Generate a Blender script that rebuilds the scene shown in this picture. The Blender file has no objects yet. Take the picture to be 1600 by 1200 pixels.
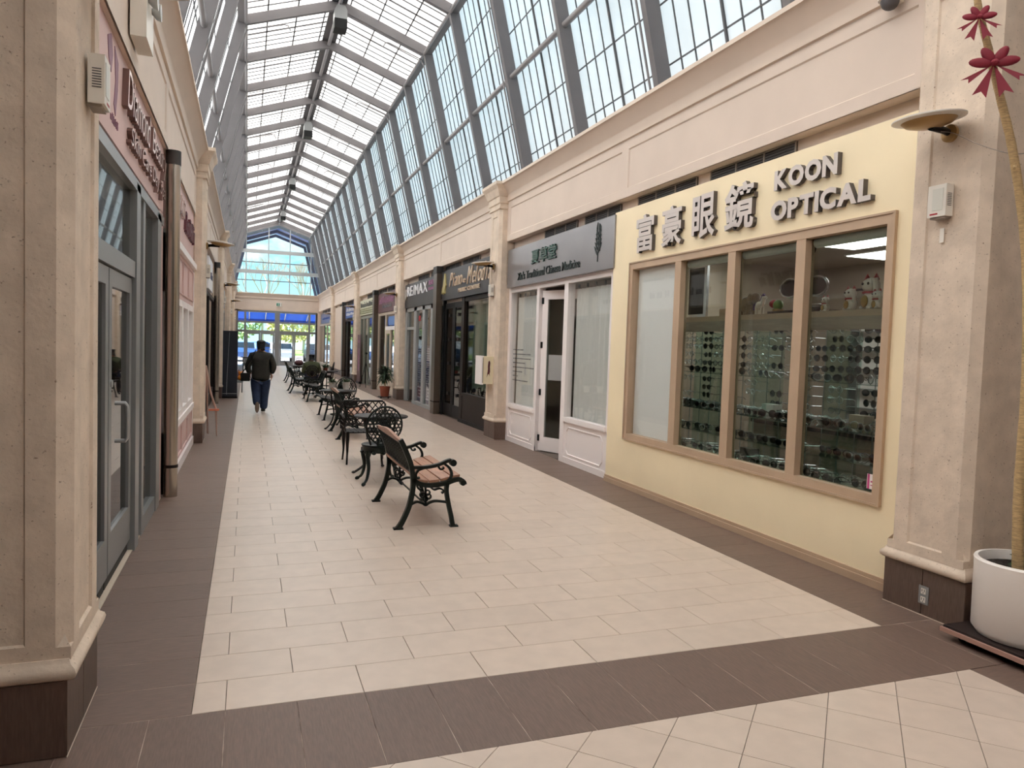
import bpy, bmesh, math, random
from mathutils import Vector, Matrix
random.seed(7)
SC = bpy.context.scene
COL = SC.collection
PI = math.pi

# ------------------------------------------------------------------ camera
cam_d = bpy.data.cameras.new('camera'); CAM = bpy.data.objects.new('camera', cam_d); COL.objects.link(CAM)
cam_d.sensor_width = 36.0; cam_d.lens = 1141.1 * 36 / 1600; cam_d.clip_end = 400; cam_d.clip_start = .05
def _cam():
    yaw, pit, rol = .348857, -.0499735, -.0335536
    cy, sy, cp, sp = math.cos(yaw), math.sin(yaw), math.cos(pit), math.sin(pit)
    f = Vector((sy*cp, cy*cp, sp)); r = Vector((cy, -sy, 0)); d = f.cross(r)
    c, s = math.cos(rol), math.sin(rol)
    r2 = c*r + s*d; d2 = -s*r + c*d
    m = Matrix((r2, -d2, -f)).transposed().to_4x4()
    m.translation = Vector((.2067, -3.38269, 1.64527))
    return m
CAM.matrix_world = _cam()
SC.camera = CAM

# ------------------------------------------------------------------ sky, sun, exposure
SC.view_settings.view_transform = 'Standard'; SC.view_settings.look = 'None'
SC.view_settings.gamma = 1.0; SC.view_settings.use_curve_mapping = False
SC.view_settings.exposure = 1.0
SC.cycles.max_bounces = 10; SC.cycles.diffuse_bounces = 5; SC.cycles.transparent_max_bounces = 20
SC.cycles.use_adaptive_sampling = True; SC.cycles.adaptive_threshold = .02
SC.cycles.glossy_bounces = 4; SC.cycles.transmission_bounces = 8
SC.cycles.caustics_reflective = False; SC.cycles.caustics_refractive = False
SC.cycles.sample_clamp_indirect = 6.0
SC.cycles.use_denoising = True
wd = bpy.data.worlds.new('sky'); SC.world = wd; wd.use_nodes = True
def _sky():
    nt = wd.node_tree; N = nt.nodes; Lk = nt.links; N.clear()
    out = N.new('ShaderNodeOutputWorld'); bg = N.new('ShaderNodeBackground')
    tc = N.new('ShaderNodeTexCoord'); sep = N.new('ShaderNodeSeparateXYZ'); Lk.new(tc.outputs['Generated'], sep.inputs[0])
    gr = N.new('ShaderNodeValToRGB'); Lk.new(sep.outputs['Z'], gr.inputs[0])
    e = gr.color_ramp.elements
    e[0].position = 0.0; e[0].color = (.46, .72, .80, 1); e[1].position = .6; e[1].color = (.09, .37, .64, 1)
    x = e.new(.16); x.color = (.12, .50, .68, 1)
    mp = N.new('ShaderNodeMapping'); mp.inputs['Scale'].default_value = (2.2, 2.2, 5.0); mp.inputs['Location'].default_value = (.35, .1, .3)
    Lk.new(tc.outputs['Generated'], mp.inputs[0])
    nz = N.new('ShaderNodeTexNoise'); nz.inputs['Scale'].default_value = 1.6; nz.inputs['Detail'].default_value = 7; nz.inputs['Roughness'].default_value = .55
    Lk.new(mp.outputs[0], nz.inputs['Vector'])
    cr = N.new('ShaderNodeValToRGB'); cr.color_ramp.elements[0].position = .50; cr.color_ramp.elements[1].position = .65
    Lk.new(nz.outputs['Fac'], cr.inputs[0])
    mx = N.new('ShaderNodeMix'); mx.data_type = 'RGBA'
    Lk.new(cr.outputs[0], mx.inputs[0]); Lk.new(gr.outputs[0], mx.inputs[6]); mx.inputs[7].default_value = (1.25, 1.27, 1.3, 1)
    Lk.new(mx.outputs[2], bg.inputs[0]); bg.inputs[1].default_value = 1.0
    Lk.new(bg.outputs[0], out.inputs[0])
_sky()
sun_d = bpy.data.lights.new('sun', 'SUN'); SUN = bpy.data.objects.new('sun', sun_d); COL.objects.link(SUN)
sun_d.energy = 12.0; sun_d.color = (1, .965, .935); sun_d.angle = .02
SUN.rotation_euler = (math.radians(-14), math.radians(-12), 0); SUN.location = (0, 0, 40)

# ------------------------------------------------------------------ helpers
def S(r, g, b):
    def c(v):
        v /= 255.0
        return v/12.92 if v <= .04045 else ((v+.055)/1.055)**2.4
    return (c(r), c(g), c(b), 1)
MATS = {}
def M(name, col, rough=.6, metal=0.0, noise=None, bump=None, spec=.5, rnd=0.0, stretch=None, col2=None):
    m = bpy.data.materials.new(name); m.use_nodes = True; MATS[name] = m
    nt = m.node_tree; N = nt.nodes; Lk = nt.links; b = N['Principled BSDF']
    b.inputs['Roughness'].default_value = rough; b.inputs['Metallic'].default_value = metal
    b.inputs['Specular IOR Level'].default_value = spec
    b.inputs['Base Color'].default_value = col
    tc = N.new('ShaderNodeTexCoord'); vec = tc.outputs['Object']
    if rnd:
        oi = N.new('ShaderNodeObjectInfo'); add = N.new('ShaderNodeVectorMath'); add.operation = 'MULTIPLY_ADD'
        Lk.new(oi.outputs['Random'], add.inputs[0]); add.inputs[1].default_value = (37, 11, 5); Lk.new(vec, add.inputs[2]); vec = add.outputs[0]
    if stretch:
        mp = N.new('ShaderNodeMapping'); mp.inputs['Scale'].default_value = stretch; Lk.new(vec, mp.inputs[0]); vec = mp.outputs[0]
    src = None
    if noise:
        sc, amt = noise[:2]
        nz = N.new('ShaderNodeTexNoise'); nz.inputs['Scale'].default_value = sc; nz.inputs['Detail'].default_value = 5; Lk.new(vec, nz.inputs['Vector'])
        mx = N.new('ShaderNodeMix'); mx.data_type = 'RGBA'
        rp = N.new('ShaderNodeValToRGB'); rp.color_ramp.elements[0].position = .35; rp.color_ramp.elements[1].position = .68; Lk.new(nz.outputs['Fac'], rp.inputs[0])
        Lk.new(rp.outputs[0], mx.inputs[0])
        c2 = col2 or tuple(x*(1-amt) for x in col[:3])+(1,)
        mx.inputs[6].default_value = c2; mx.inputs[7].default_value = tuple(min(1, x*(1+amt*.5)) for x in col[:3])+(1,)
        src = mx.outputs[2]
    if rnd:
        hsv = N.new('ShaderNodeHueSaturation'); ma = N.new('ShaderNodeMath'); ma.operation = 'MULTIPLY_ADD'
        Lk.new(oi.outputs['Random'], ma.inputs[0]); ma.inputs[1].default_value = rnd*2; ma.inputs[2].default_value = 1-rnd
        Lk.new(ma.outputs[0], hsv.inputs['Value'])
        if src: Lk.new(src, hsv.inputs['Color'])
        else: hsv.inputs['Color'].default_value = col
        src = hsv.outputs[0]
    if src: Lk.new(src, b.inputs['Base Color'])
    if bump:
        nb = N.new('ShaderNodeTexNoise'); nb.inputs['Scale'].default_value = bump[0]; nb.inputs['Detail'].default_value = 4; Lk.new(vec, nb.inputs['Vector'])
        bp = N.new('ShaderNodeBump'); bp.inputs['Strength'].default_value = bump[1]; bp.inputs['Distance'].default_value = .01
        Lk.new(nb.outputs['Fac'], bp.inputs['Height']); Lk.new(bp.outputs[0], b.inputs['Normal'])
    return m
def emit(name, col, s):
    m = bpy.data.materials.new(name); m.use_nodes = True; MATS[name] = m
    b = m.node_tree.nodes['Principled BSDF']; b.inputs['Base Color'].default_value = col
    b.inputs['Emission Color'].default_value = col; b.inputs['Emission Strength'].default_value = s
    return m
def glass(name, tint=(.95, .97, .96, 1), refl=1.0, rough=.02):
    m = bpy.data.materials.new(name); m.use_nodes = True; MATS[name] = m
    nt = m.node_tree; N = nt.nodes; Lk = nt.links; N.clear()
    o = N.new('ShaderNodeOutputMaterial'); t = N.new('ShaderNodeBsdfTransparent'); g = N.new('ShaderNodeBsdfGlossy'); mx = N.new('ShaderNodeMixShader')
    lw = N.new('ShaderNodeLayerWeight'); pw = N.new('ShaderNodeMath'); pw.operation = 'POWER'; pw.inputs[1].default_value = 5.0
    fr = N.new('ShaderNodeMath'); fr.operation = 'MULTIPLY_ADD'; fr.inputs[1].default_value = .96; fr.inputs[2].default_value = .035
    Lk.new(lw.outputs['Facing'], pw.inputs[0]); Lk.new(pw.outputs[0], fr.inputs[0])
    mu = N.new('ShaderNodeMath'); mu.operation = 'MULTIPLY'; mu.inputs[1].default_value = refl; mu.use_clamp = True
    t.inputs[0].default_value = tint; g.inputs['Roughness'].default_value = rough
    Lk.new(fr.outputs[0], mu.inputs[0]); Lk.new(mu.outputs[0], mx.inputs[0]); Lk.new(t.outputs[0], mx.inputs[1]); Lk.new(g.outputs[0], mx.inputs[2]); Lk.new(mx.outputs[0], o.inputs[0])
    return m
def translucent(name, col, mix=.8, noise=.12, sc=1.2):
    m = bpy.data.materials.new(name); m.use_nodes = True; MATS[name] = m
    nt = m.node_tree; N = nt.nodes; Lk = nt.links; N.clear()
    o = N.new('ShaderNodeOutputMaterial'); t = N.new('ShaderNodeBsdfTranslucent'); d = N.new('ShaderNodeBsdfDiffuse'); mx = N.new('ShaderNodeMixShader'); mx.inputs[0].default_value = 1-mix
    tc = N.new('ShaderNodeTexCoord'); oi = N.new('ShaderNodeObjectInfo'); ad = N.new('ShaderNodeVectorMath'); ad.operation = 'MULTIPLY_ADD'; ad.inputs[1].default_value = (31, 17, 9)
    Lk.new(oi.outputs['Random'], ad.inputs[0]); Lk.new(tc.outputs['Object'], ad.inputs[2])
    nz = N.new('ShaderNodeTexNoise'); nz.inputs['Scale'].default_value = sc; nz.inputs['Detail'].default_value = 5; Lk.new(ad.outputs[0], nz.inputs['Vector'])
    mc = N.new('ShaderNodeMix'); mc.data_type = 'RGBA'; Lk.new(nz.outputs['Fac'], mc.inputs[0])
    mc.inputs[6].default_value = tuple(c*(1-noise*2) for c in col[:3])+(1,); mc.inputs[7].default_value = col
    Lk.new(mc.outputs[2], t.inputs[0]); Lk.new(mc.outputs[2], d.inputs[0])
    Lk.new(t.outputs[0], mx.inputs[1]); Lk.new(d.outputs[0], mx.inputs[2]); Lk.new(mx.outputs[0], o.inputs[0])
    return m

ORG = {}
class MB:
    def __init__(s): s.v = []; s.f = []; s.m = []
    def face(s, ids, mi=0): s.f.append(tuple(ids)); s.m.append(mi)
    def add(s, vs, fs, mi=0):
        n = len(s.v); s.v += [tuple(v) for v in vs]
        for f in fs: s.face([i+n for i in f], mi)
        return s
    def box(s, x0, x1, y0, y1, z0, z1, mi=0):
        return s.add([(x0,y0,z0),(x1,y0,z0),(x1,y1,z0),(x0,y1,z0),(x0,y0,z1),(x1,y0,z1),(x1,y1,z1),(x0,y1,z1)],
                     [(0,3,2,1),(4,5,6,7),(0,1,5,4),(1,2,6,5),(2,3,7,6),(3,0,4,7)], mi)
    def cbox(s, x0, x1, y0, y1, z0, z1, c=.004, mi=0):      # box with chamfered top edge
        a = [(x0,y0,z0),(x1,y0,z0),(x1,y1,z0),(x0,y1,z0)]; b = [(x,y,z1-c) for x,y,_ in a]
        t = [(x0+c,y0+c,z1),(x1-c,y0+c,z1),(x1-c,y1-c,z1),(x0+c,y1-c,z1)]
        fs = [(8,9,10,11)]
        for i in range(4):
            j = (i+1)%4; fs += [(i,j,4+j,4+i),(4+i,4+j,8+j,8+i)]
        return s.add(a+b+t, fs, mi)
    def prism(s, poly, ax, a0, a1, mi=0, caps=True):
        n = len(poly)
        def P(p, a):
            if ax == 'x': return (a, p[0], p[1])
            if ax == 'y': return (p[0], a, p[1])
            return (p[0], p[1], a)
        vs = [P(p,a0) for p in poly]+[P(p,a1) for p in poly]
        fs = [(i,(i+1)%n,n+(i+1)%n,n+i) for i in range(n)]
        if caps: fs += [tuple(range(n))[::-1], tuple(range(n,2*n))]
        return s.add(vs, fs, mi)
    def tube(s, pts, r, n=8, mi=0, closed=False):
        pts = [Vector(p) for p in pts]; k = len(pts); rs = r if isinstance(r,(list,tuple)) else [r]*k
        vs = []; up = None
        for i,p in enumerate(pts):
            a = pts[(i-1)%k] if (closed or i>0) else p; b = pts[(i+1)%k] if (closed or i<k-1) else p
            t = (b-a)
            if t.length < 1e-9: t = Vector((0,0,1))
            t.normalize()
            if up is None:
                up = Vector((0,0,1)) if abs(t.z) < .9 else Vector((1,0,0))
            u = up - t*up.dot(t)
            if u.length < 1e-6: u = t.orthogonal()
            u.normalize(); w = t.cross(u); up = u
            for j in range(n):
                q = 2*PI*j/n; vs.append(p+(u*math.cos(q)+w*math.sin(q))*rs[i])
        fs = []
        for i in range(k if closed else k-1):
            i2 = (i+1)%k
            for j in range(n): fs.append((i*n+j, i*n+(j+1)%n, i2*n+(j+1)%n, i2*n+j))
        if not closed: fs += [tuple(range(n))[::-1], tuple(range((k-1)*n,k*n))]
        return s.add(vs, fs, mi)
    def lathe(s, prof, n=20, c=(0,0,0), mi=0, ax='z'):
        vs = []
        for r,z in prof:
            for j in range(n):
                q = 2*PI*j/n; a, b = r*math.cos(q), r*math.sin(q)
                vs.append((c[0]+a,c[1]+b,c[2]+z) if ax=='z' else ((c[0]+z,c[1]+a,c[2]+b) if ax=='x' else (c[0]+a,c[1]+z,c[2]+b)))
        k = len(prof); fs = []
        for i in range(k-1):
            for j in range(n): fs.append((i*n+j,i*n+(j+1)%n,(i+1)*n+(j+1)%n,(i+1)*n+j))
        if prof[0][0] > 1e-6: fs.append(tuple(range(n))[::-1])
        if prof[-1][0] > 1e-6: fs.append(tuple(range((k-1)*n,k*n)))
        return s.add(vs, fs, mi)
    def ell(s, c, r, n=10, k=7, mi=0, rot=None):
        vs = []
        for i in range(k+1):
            t = PI*i/k
            for j in range(n):
                q = 2*PI*j/n; p = Vector((r[0]*math.sin(t)*math.cos(q), r[1]*math.sin(t)*math.sin(q), r[2]*math.cos(t)))
                if rot: p = rot @ p
                vs.append(p+Vector(c))
        fs = [(i*n+j,i*n+(j+1)%n,(i+1)*n+(j+1)%n,(i+1)*n+j) for i in range(k) for j in range(n)]
        return s.add(vs, fs, mi)
    def ribbon(s, pts, half, y0, y1, mi=0):     # flat cast bar swept in the XZ plane
        k = len(pts); hs = half if isinstance(half,(list,tuple)) else [half]*k; L = []; R = []
        for i,p in enumerate(pts):
            a = pts[max(0,i-1)]; b = pts[min(k-1,i+1)]
            dx, dz = b[0]-a[0], b[1]-a[1]; l = math.hypot(dx,dz) or 1
            nx, nz = -dz/l*hs[i], dx/l*hs[i]
            L.append((p[0]+nx,p[1]+nz)); R.append((p[0]-nx,p[1]-nz))
        vs = []
        for i in range(k): vs += [(L[i][0],y0,L[i][1]),(L[i][0],y1,L[i][1]),(R[i][0],y1,R[i][1]),(R[i][0],y0,R[i][1])]
        fs = [(0,1,2,3),tuple((k-1)*4+j for j in (3,2,1,0))]
        for i in range(k-1):
            for j in range(4): fs.append((i*4+j,i*4+(j+1)%4,(i+1)*4+(j+1)%4,(i+1)*4+j))
        return s.add(vs, fs, mi)
    def panel(s, O, U, V, w, h, rects, dep, mi=0, mi2=None):
        """wall face O+U*u+V*v, w by h, with recessed rectangles (u0,u1,v0,v1) of depth dep along -UxV"""
        O, U, V = Vector(O), Vector(U), Vector(V); Nn = U.cross(V).normalized()
        mi2 = mi if mi2 is None else mi2
        us = sorted({0,w}|{r[0] for r in rects}|{r[1] for r in rects}); vs_ = sorted({0,h}|{r[2] for r in rects}|{r[3] for r in rects})
        P = lambda u,v,d=0: O+U*u+V*v-Nn*d
        for a,b in zip(us,us[1:]):
            for c,d in zip(vs_,vs_[1:]):
                mu, mv = (a+b)/2, (c+d)/2
                if any(r[0]<mu<r[1] and r[2]<mv<r[3] for r in rects): continue
                s.add([P(a,c),P(b,c),P(b,d),P(a,d)],[(0,1,2,3)],mi)
        for u0,u1,v0,v1 in rects:
            e = [(u0,v0),(u1,v0),(u1,v1),(u0,v1)]
            i = min(dep*.8, (u1-u0)/3); g = [(u0+i,v0+i),(u1-i,v0+i),(u1-i,v1-i),(u0+i,v1-i)]
            s.add([P(*x) for x in e]+[P(*x,dep) for x in g],[(0,1,5,4),(1,2,6,5),(2,3,7,6),(3,0,4,7)],mi)
            s.add([P(*x,dep) for x in g],[(0,1,2,3)],mi2)
        return s
    def xf(s, mat):
        s.v = [tuple(mat @ Vector(v)) for v in s.v]; return s
    def mesh(s, name, mats, smooth=False, off=None, fix=True):
        me = bpy.data.meshes.new(name)
        vs = s.v if off is None else [(x-off[0],y-off[1],z-off[2]) for x,y,z in s.v]
        me.from_pydata(vs, [], s.f)
        if not isinstance(mats,(list,tuple)): mats = [mats]
        for m in mats: me.materials.append(MATS[m] if isinstance(m,str) else m)
        if len(mats) > 1: me.polygons.foreach_set('material_index', s.m)
        if fix:
            bm = bmesh.new(); bm.from_mesh(me); bmesh.ops.recalc_face_normals(bm, faces=bm.faces); bm.to_mesh(me); bm.free()
        if smooth:
            me.polygons.foreach_set('use_smooth', [True]*len(me.polygons))
            try: me.set_sharp_from_angle(angle=math.radians(40))
            except Exception: pass
        me.update(); return me
    def build(s, name, mats, parent=None, smooth=False, label=None, fix=True):
        if parent is None:
            xs = [v[0] for v in s.v]; ys = [v[1] for v in s.v]; zs = [v[2] for v in s.v]
            off = Vector(((min(xs)+max(xs))/2,(min(ys)+max(ys))/2,min(zs)))
        else: off = ORG[parent.name]
        o = bpy.data.objects.new(name, s.mesh(name, mats, smooth, off, fix)); COL.objects.link(o)
        if parent is None: o.location = off
        else: o.parent = parent
        ORG[o.name] = Vector(off)
        if label: o['label'] = label
        return o
def tag(o, label, cat, group=None, kind=None):
    o['label'] = label; o['category'] = cat
    if group: o['group'] = group
    if kind: o['kind'] = kind
    return o
def thing(name, label, cat, loc=(0,0,0), group=None, kind=None, local=False):
    o = bpy.data.objects.new(name, None); COL.objects.link(o); o.location = loc; o.empty_display_size = .1
    ORG[o.name] = Vector((0,0,0)) if local else Vector(loc)
    return tag(o, label, cat, group, kind)
def sub(name, parent):
    o = bpy.data.objects.new(name, None); COL.objects.link(o); o.parent = parent; ORG[o.name] = ORG[parent.name]; return o
def place(name, me, parent, loc, rotz=0):
    o = bpy.data.objects.new(name, me); COL.objects.link(o); o.parent = parent
    o.location = Vector(loc)-ORG[parent.name] if parent is not None else Vector(loc); o.rotation_euler.z = rotz
    ORG[o.name] = ORG[parent.name] if parent is not None else Vector(loc); return o
def copy_tree(o, parent=None):
    c = o.copy(); COL.objects.link(c); c.parent = parent
    for ch in o.children: copy_tree(ch, c)
    return c
def put(o, loc, rotz=0, label=None, group=None, scale=None):
    o.location = loc; o.rotation_euler.z = rotz
    if label: o['label'] = label
    if group: o['group'] = group
    if scale: o.scale = (scale,)*3
    return o
_TX = {}
def glyphs(ch, bold=0.0, shear=0.0):
    k = (ch,bold,shear)
    if k not in _TX:
        cu = bpy.data.curves.new('glyph','FONT'); cu.body = ch; cu.size = 1; cu.offset = bold; cu.shear = shear; cu.extrude = .5; cu.resolution_u = 3
        ob = bpy.data.objects.new('glyph', cu); COL.objects.link(ob)
        dg = bpy.context.evaluated_depsgraph_get()
        me = bpy.data.meshes.new_from_object(ob.evaluated_get(dg))
        _TX[k] = ([tuple(v.co) for v in me.vertices],[tuple(p.vertices) for p in me.polygons])
        bpy.data.objects.remove(ob); bpy.data.curves.remove(cu); bpy.data.meshes.remove(me)
    return _TX[k]
def lettering(parent, body, side, px, ya, yb, z0, z1, mat, depth=.03, bold=0.0, shear=0.0, split=False, name='letter', side_mat=None, gap=.07, axis='x', rise=0.0):
    """raised letters on a wall: side +1 = right wall (faces -x, reads towards -y), -1 = left wall (faces +x, reads towards +y), axis 'y' = wall facing -y reading towards +x"""
    items = []; x = 0
    for ch in body:
        if ch == ' ': x += .3; continue
        vs, fs = glyphs(ch,bold,shear)
        if not vs: x += .3; continue
        mn = min(v[0] for v in vs); mx = max(v[0] for v in vs)
        items.append((x-mn,vs,fs)); x += mx-mn+gap
    W = x-gap; zs = [v[2-1] for _,vs,_ in items for v in vs]; zl, zh = min(zs), max(zs)
    out = []; tot = MB()
    for dx,vs,fs in items:
        mb = MB(); P = []
        for v in vs:
            u = (v[0]+dx)/W; w = z0+(v[1]-zl)/(zh-zl)*(z1-z0)+rise*u; d = (v[2]+.5)*depth
            y = ya+(yb-ya)*u
            if axis == 'y': P.append((y, px-d, w))
            else: P.append((px-d*side, y, w))
        mb.add(P, fs)
        if split:
            o = mb.build(name, [mat,side_mat] if side_mat else mat, parent); out.append(o)
            if side_mat:
                for p in o.data.polygons: p.material_index = 0 if abs(p.normal.x) > .5 else 1
        else: tot.add(mb.v, mb.f)
    if not split: out.append(tot.build(name, mat, parent))
    return out

def scrawl(parent, side, px, ya, yb, z0, z1, mat, n=10, depth=.012, slant=.0, name='worn_lettering', seed=1):
    """lettering too small or worn to read in the photograph: strokes and blocks without characters"""
    rn = random.Random(seed); mb = MB(); w = (yb-ya)/n; h = z1-z0
    for i in range(n):
        y = ya+w*i; k = rn.choice((2,2,3))
        for j in range(k):
            u = y+w*(.08+.72*j/k); v = u+w*rn.uniform(.12,.2); a = z0+h*rn.choice((0,0,.1)); b = z0+h*rn.choice((1,.7,.72,.9)); t = slant*w
            P = [(u,a),(v,a),(v+t,b),(u+t,b)]
            mb.prism(P,'x',min(px,px-depth*side),max(px,px-depth*side))
        if rn.random() < .7:
            zz = z0+h*rn.choice((0,.42,.85)); mb.prism([(y+w*.1,zz),(y+w*.75,zz),(y+w*.75,zz+h*.14),(y+w*.1,zz+h*.14)],'x',min(px,px-depth*side),max(px,px-depth*side))
    return mb.build(name,mat,parent)
for _b,_sh,_t in ((.022,0,'富豪眼鏡'),(.048,0,'KONPTICAL'),(0,0,'GUCIRE/MAXSPLTY'),(.02,0,'夏草堂'),(.006,0,"Xia'sTrdtonlChineMc"),(-.012,.45,'PianoMeld'),(0,.35,'e'),(.01,0,'MUSICENTRALY'),(-.004,.2,'DiamondBeutySkCrp')):
    for _c in sorted(set(_t)): glyphs(_c,_b,_sh)
# ------------------------------------------------------------------ materials
M('cream_tile', S(212,194,179), .34, noise=(9,.05), bump=(160,.03), rnd=.03)
M('brown_tile', S(118,97,86), .5, noise=(14,.16), bump=(90,.05), rnd=.05, stretch=(1,12,1))
M('brown_tile_cross', S(118,97,86), .5, noise=(14,.16), bump=(90,.05), rnd=.05, stretch=(12,1,1))
M('grout', S(118,106,95), .9)
M('grout_light', S(205,190,172), .9)
M('plinth_tile', S(104,84,74), .45, noise=(14,.2), bump=(60,.05), rnd=.05, stretch=(8,8,1))
M('stone', S(222,204,185), .75, noise=(7,.12), bump=(38,.22))
def _pits():            # small dark pits of the travertine
    m = MATS['stone']; nt = m.node_tree; N = nt.nodes; Lk = nt.links; b = N['Principled BSDF']
    src = b.inputs['Base Color'].links[0].from_socket
    tc = N.new('ShaderNodeTexCoord'); nz = N.new('ShaderNodeTexNoise'); nz.inputs['Scale'].default_value = 75; nz.inputs['Detail'].default_value = 2
    Lk.new(tc.outputs['Object'], nz.inputs['Vector'])
    rp = N.new('ShaderNodeValToRGB'); rp.color_ramp.elements[0].position = .66; rp.color_ramp.elements[1].position = .78; Lk.new(nz.outputs['Fac'], rp.inputs[0])
    mx = N.new('ShaderNodeMix'); mx.data_type = 'RGBA'; Lk.new(rp.outputs[0], mx.inputs[0]); Lk.new(src, mx.inputs[6]); mx.inputs[7].default_value = S(150,128,110)
    Lk.new(mx.outputs[2], b.inputs['Base Color'])
_pits()
M('paint_beige', S(218,201,187), .7, noise=(2,.04), bump=(120,.02))
M('paint_cornice', S(216,198,182), .6, noise=(2,.04))
M('paint_yellow', S(251,234,198), .6, noise=(1.5,.04), bump=(90,.02))
M('steel_grey', S(112,108,109), .6, noise=(3,.06))
M('steel_dark', S(84,82,84), .5)
M('soffit_haze_tint', S(92,116,168), .7)  # outside roof panes: blue of haze and shadow painted in as an opaque colour
M('pipe_grey', S(134,130,131), .4)
M('vent_dark', S(38,34,32), .7)
M('vent_frame', S(150,140,130), .6)
M('frame_tan', S(192,166,140), .5, noise=(4,.06))
M('white_paint', S(246,238,236), .45)
M('alu', S(150,152,152), .35, .4)
M('alu_light', S(176,178,178), .35, .3)
M('black', S(16,16,17), .5, spec=.3)
M('black_gloss', S(16,16,18), .18)
M('dark_brown', S(40,30,26), .5, noise=(6,.2), spec=.25)
M('iron', S(13,24,20), .42, 0, noise=(30,.3), spec=.35)
M('iron_brown', S(26,18,16), .45, 0, noise=(30,.3), spec=.3)
M('wood', S(186,138,112), .42, noise=(5,.22), stretch=(9,1,9))
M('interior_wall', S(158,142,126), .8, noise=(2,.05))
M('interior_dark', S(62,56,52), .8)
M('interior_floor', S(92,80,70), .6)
M('curtain', S(214,224,214), .9)
translucent('panel_roof', (.83,.805,.775,1), .85, .07)
translucent('panel_wall', (.92,.895,.875,1), .88, .10)
translucent('sheer', (.95,.97,.94,1), .25, .02)
translucent('blind', (.95,.97,.96,1), .2, .01)
glass('glass', (.985,.99,.985,1), 1.0)
glass('glass_grey', (.77,.81,.78,1), 1.15)
glass('glass_dark', (.42,.44,.43,1), 1.3)

C = 1.957
def X(s, d): return C+s*d

# ------------------------------------------------------------------ floor
fl = thing('floor', 'tiled mall floor, cream running-bond field inside brown borders', 'floor', (C,15,0), kind='structure')
FW_ = 3.926
slab = MB().box(-4.4,9.0,-9.2,44.95,-.12,-.007).build('slab','grout',fl)
g = .0032
M('grout_mix', S(190,172,158), .9, noise=(5,.5), col2=S(92,76,68))
for a_,b_,c_,d_ in ((-1.2,-.001,-.62,44.9),(FW_+.001,5.2,-.62,44.9),(-.001,FW_+.001,-.62,-.001)): MB().box(a_,b_,c_,d_,-.007,-.0012).build('grout_bed','grout_mix',fl)
def tile_mesh(name, w, h, mat):
    return MB().cbox(-w/2+g/2,w/2-g/2,-h/2+g/2,h/2-g/2,-.0075,0,.0012).mesh(name,mat)
L, D = .61, .3042
FW = 3.926
me_full = tile_mesh('tile',L,D,'cream_tile'); me_cut = {}
def cream(row):
    off = .1386 if row%2 == 0 else .1386-L/2+ (L if .1386-L/2 < 0 else 0)
    xs = [0]; x = off
    while x < FW-.02: xs.append(x); x += L
    xs.append(FW); return xs
far = MB(); n = 0
for row in range(0,148):
    y0 = row*D
    if y0 > 44.8: break
    xs = cream(row)
    for a,b in zip(xs,xs[1:]):
        if n < 300:
            w = round(b-a,4)
            me = me_full if abs(w-L) < .002 else me_cut.setdefault(w, tile_mesh('tile',w,D,'cream_tile'))
            place('tile',me,fl,((a+b)/2,y0+D/2,0)); n += 1
        else: far.cbox(a+g/2,b-g/2,y0+g/2,min(44.9,y0+D)-g/2,-.0075,0,.0012)
o = far.build('distant_tile_field','cream_tile',fl); o['kind'] = 'stuff'
me_b = tile_mesh('border_tile',L,D,'brown_tile'); me_c = tile_mesh('border_tile',D,L+.01,'brown_tile_cross')
far = MB(); n = 0
rows = [-.62-D*4+D*i+.0 for i in range(0,4)]
for s in (-1,1):
    for row in range(0,148):
        y0 = row*D
        if y0 > 44.8: break
        xm = -L/2 if s < 0 else FW+L/2
        if row < 60: place('border_tile',me_b,fl,(xm,y0+D/2,0)); n += 1
        else: far.cbox(xm-L/2+g/2,xm+L/2-g/2,y0+g/2,min(44.9,y0+D)-g/2,-.0075,0,.0012)
        # slivers under the shop fronts
        x0, x1 = (-L-.5,-L) if s < 0 else (FW+L,FW+L+.5)
        far.cbox(x0+g/2,x1-g/2,y0+g/2,min(44.9,y0+D)-g/2,-.0075,0,.0012)
for i in range(-4,22):                                   # front band, tiles turned
    xc = .1386+D/2+i*D-.0
    if -1.0 < xc < 5.2: place('border_tile',me_c,fl,(xc,-.312,0)); n += 1
for i in range(0,8):
    for s in (-1,1):
        y0 = -.625-D*(i+1)
        xm = -L/2+.02 if s < 0 else 3.885+L/2
        place('border_tile',me_b,fl,(xm,y0+D/2,0))
        far.cbox(xm+(L/2 if s > 0 else -L/2-.9)+g/2,xm+(L/2+.9 if s > 0 else -L/2)-g/2,y0+g/2,y0+D-g/2,-.0075,0,.0012)
o = far.build('distant_border_tile_field','brown_tile',fl); o['kind'] = 'stuff'
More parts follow.
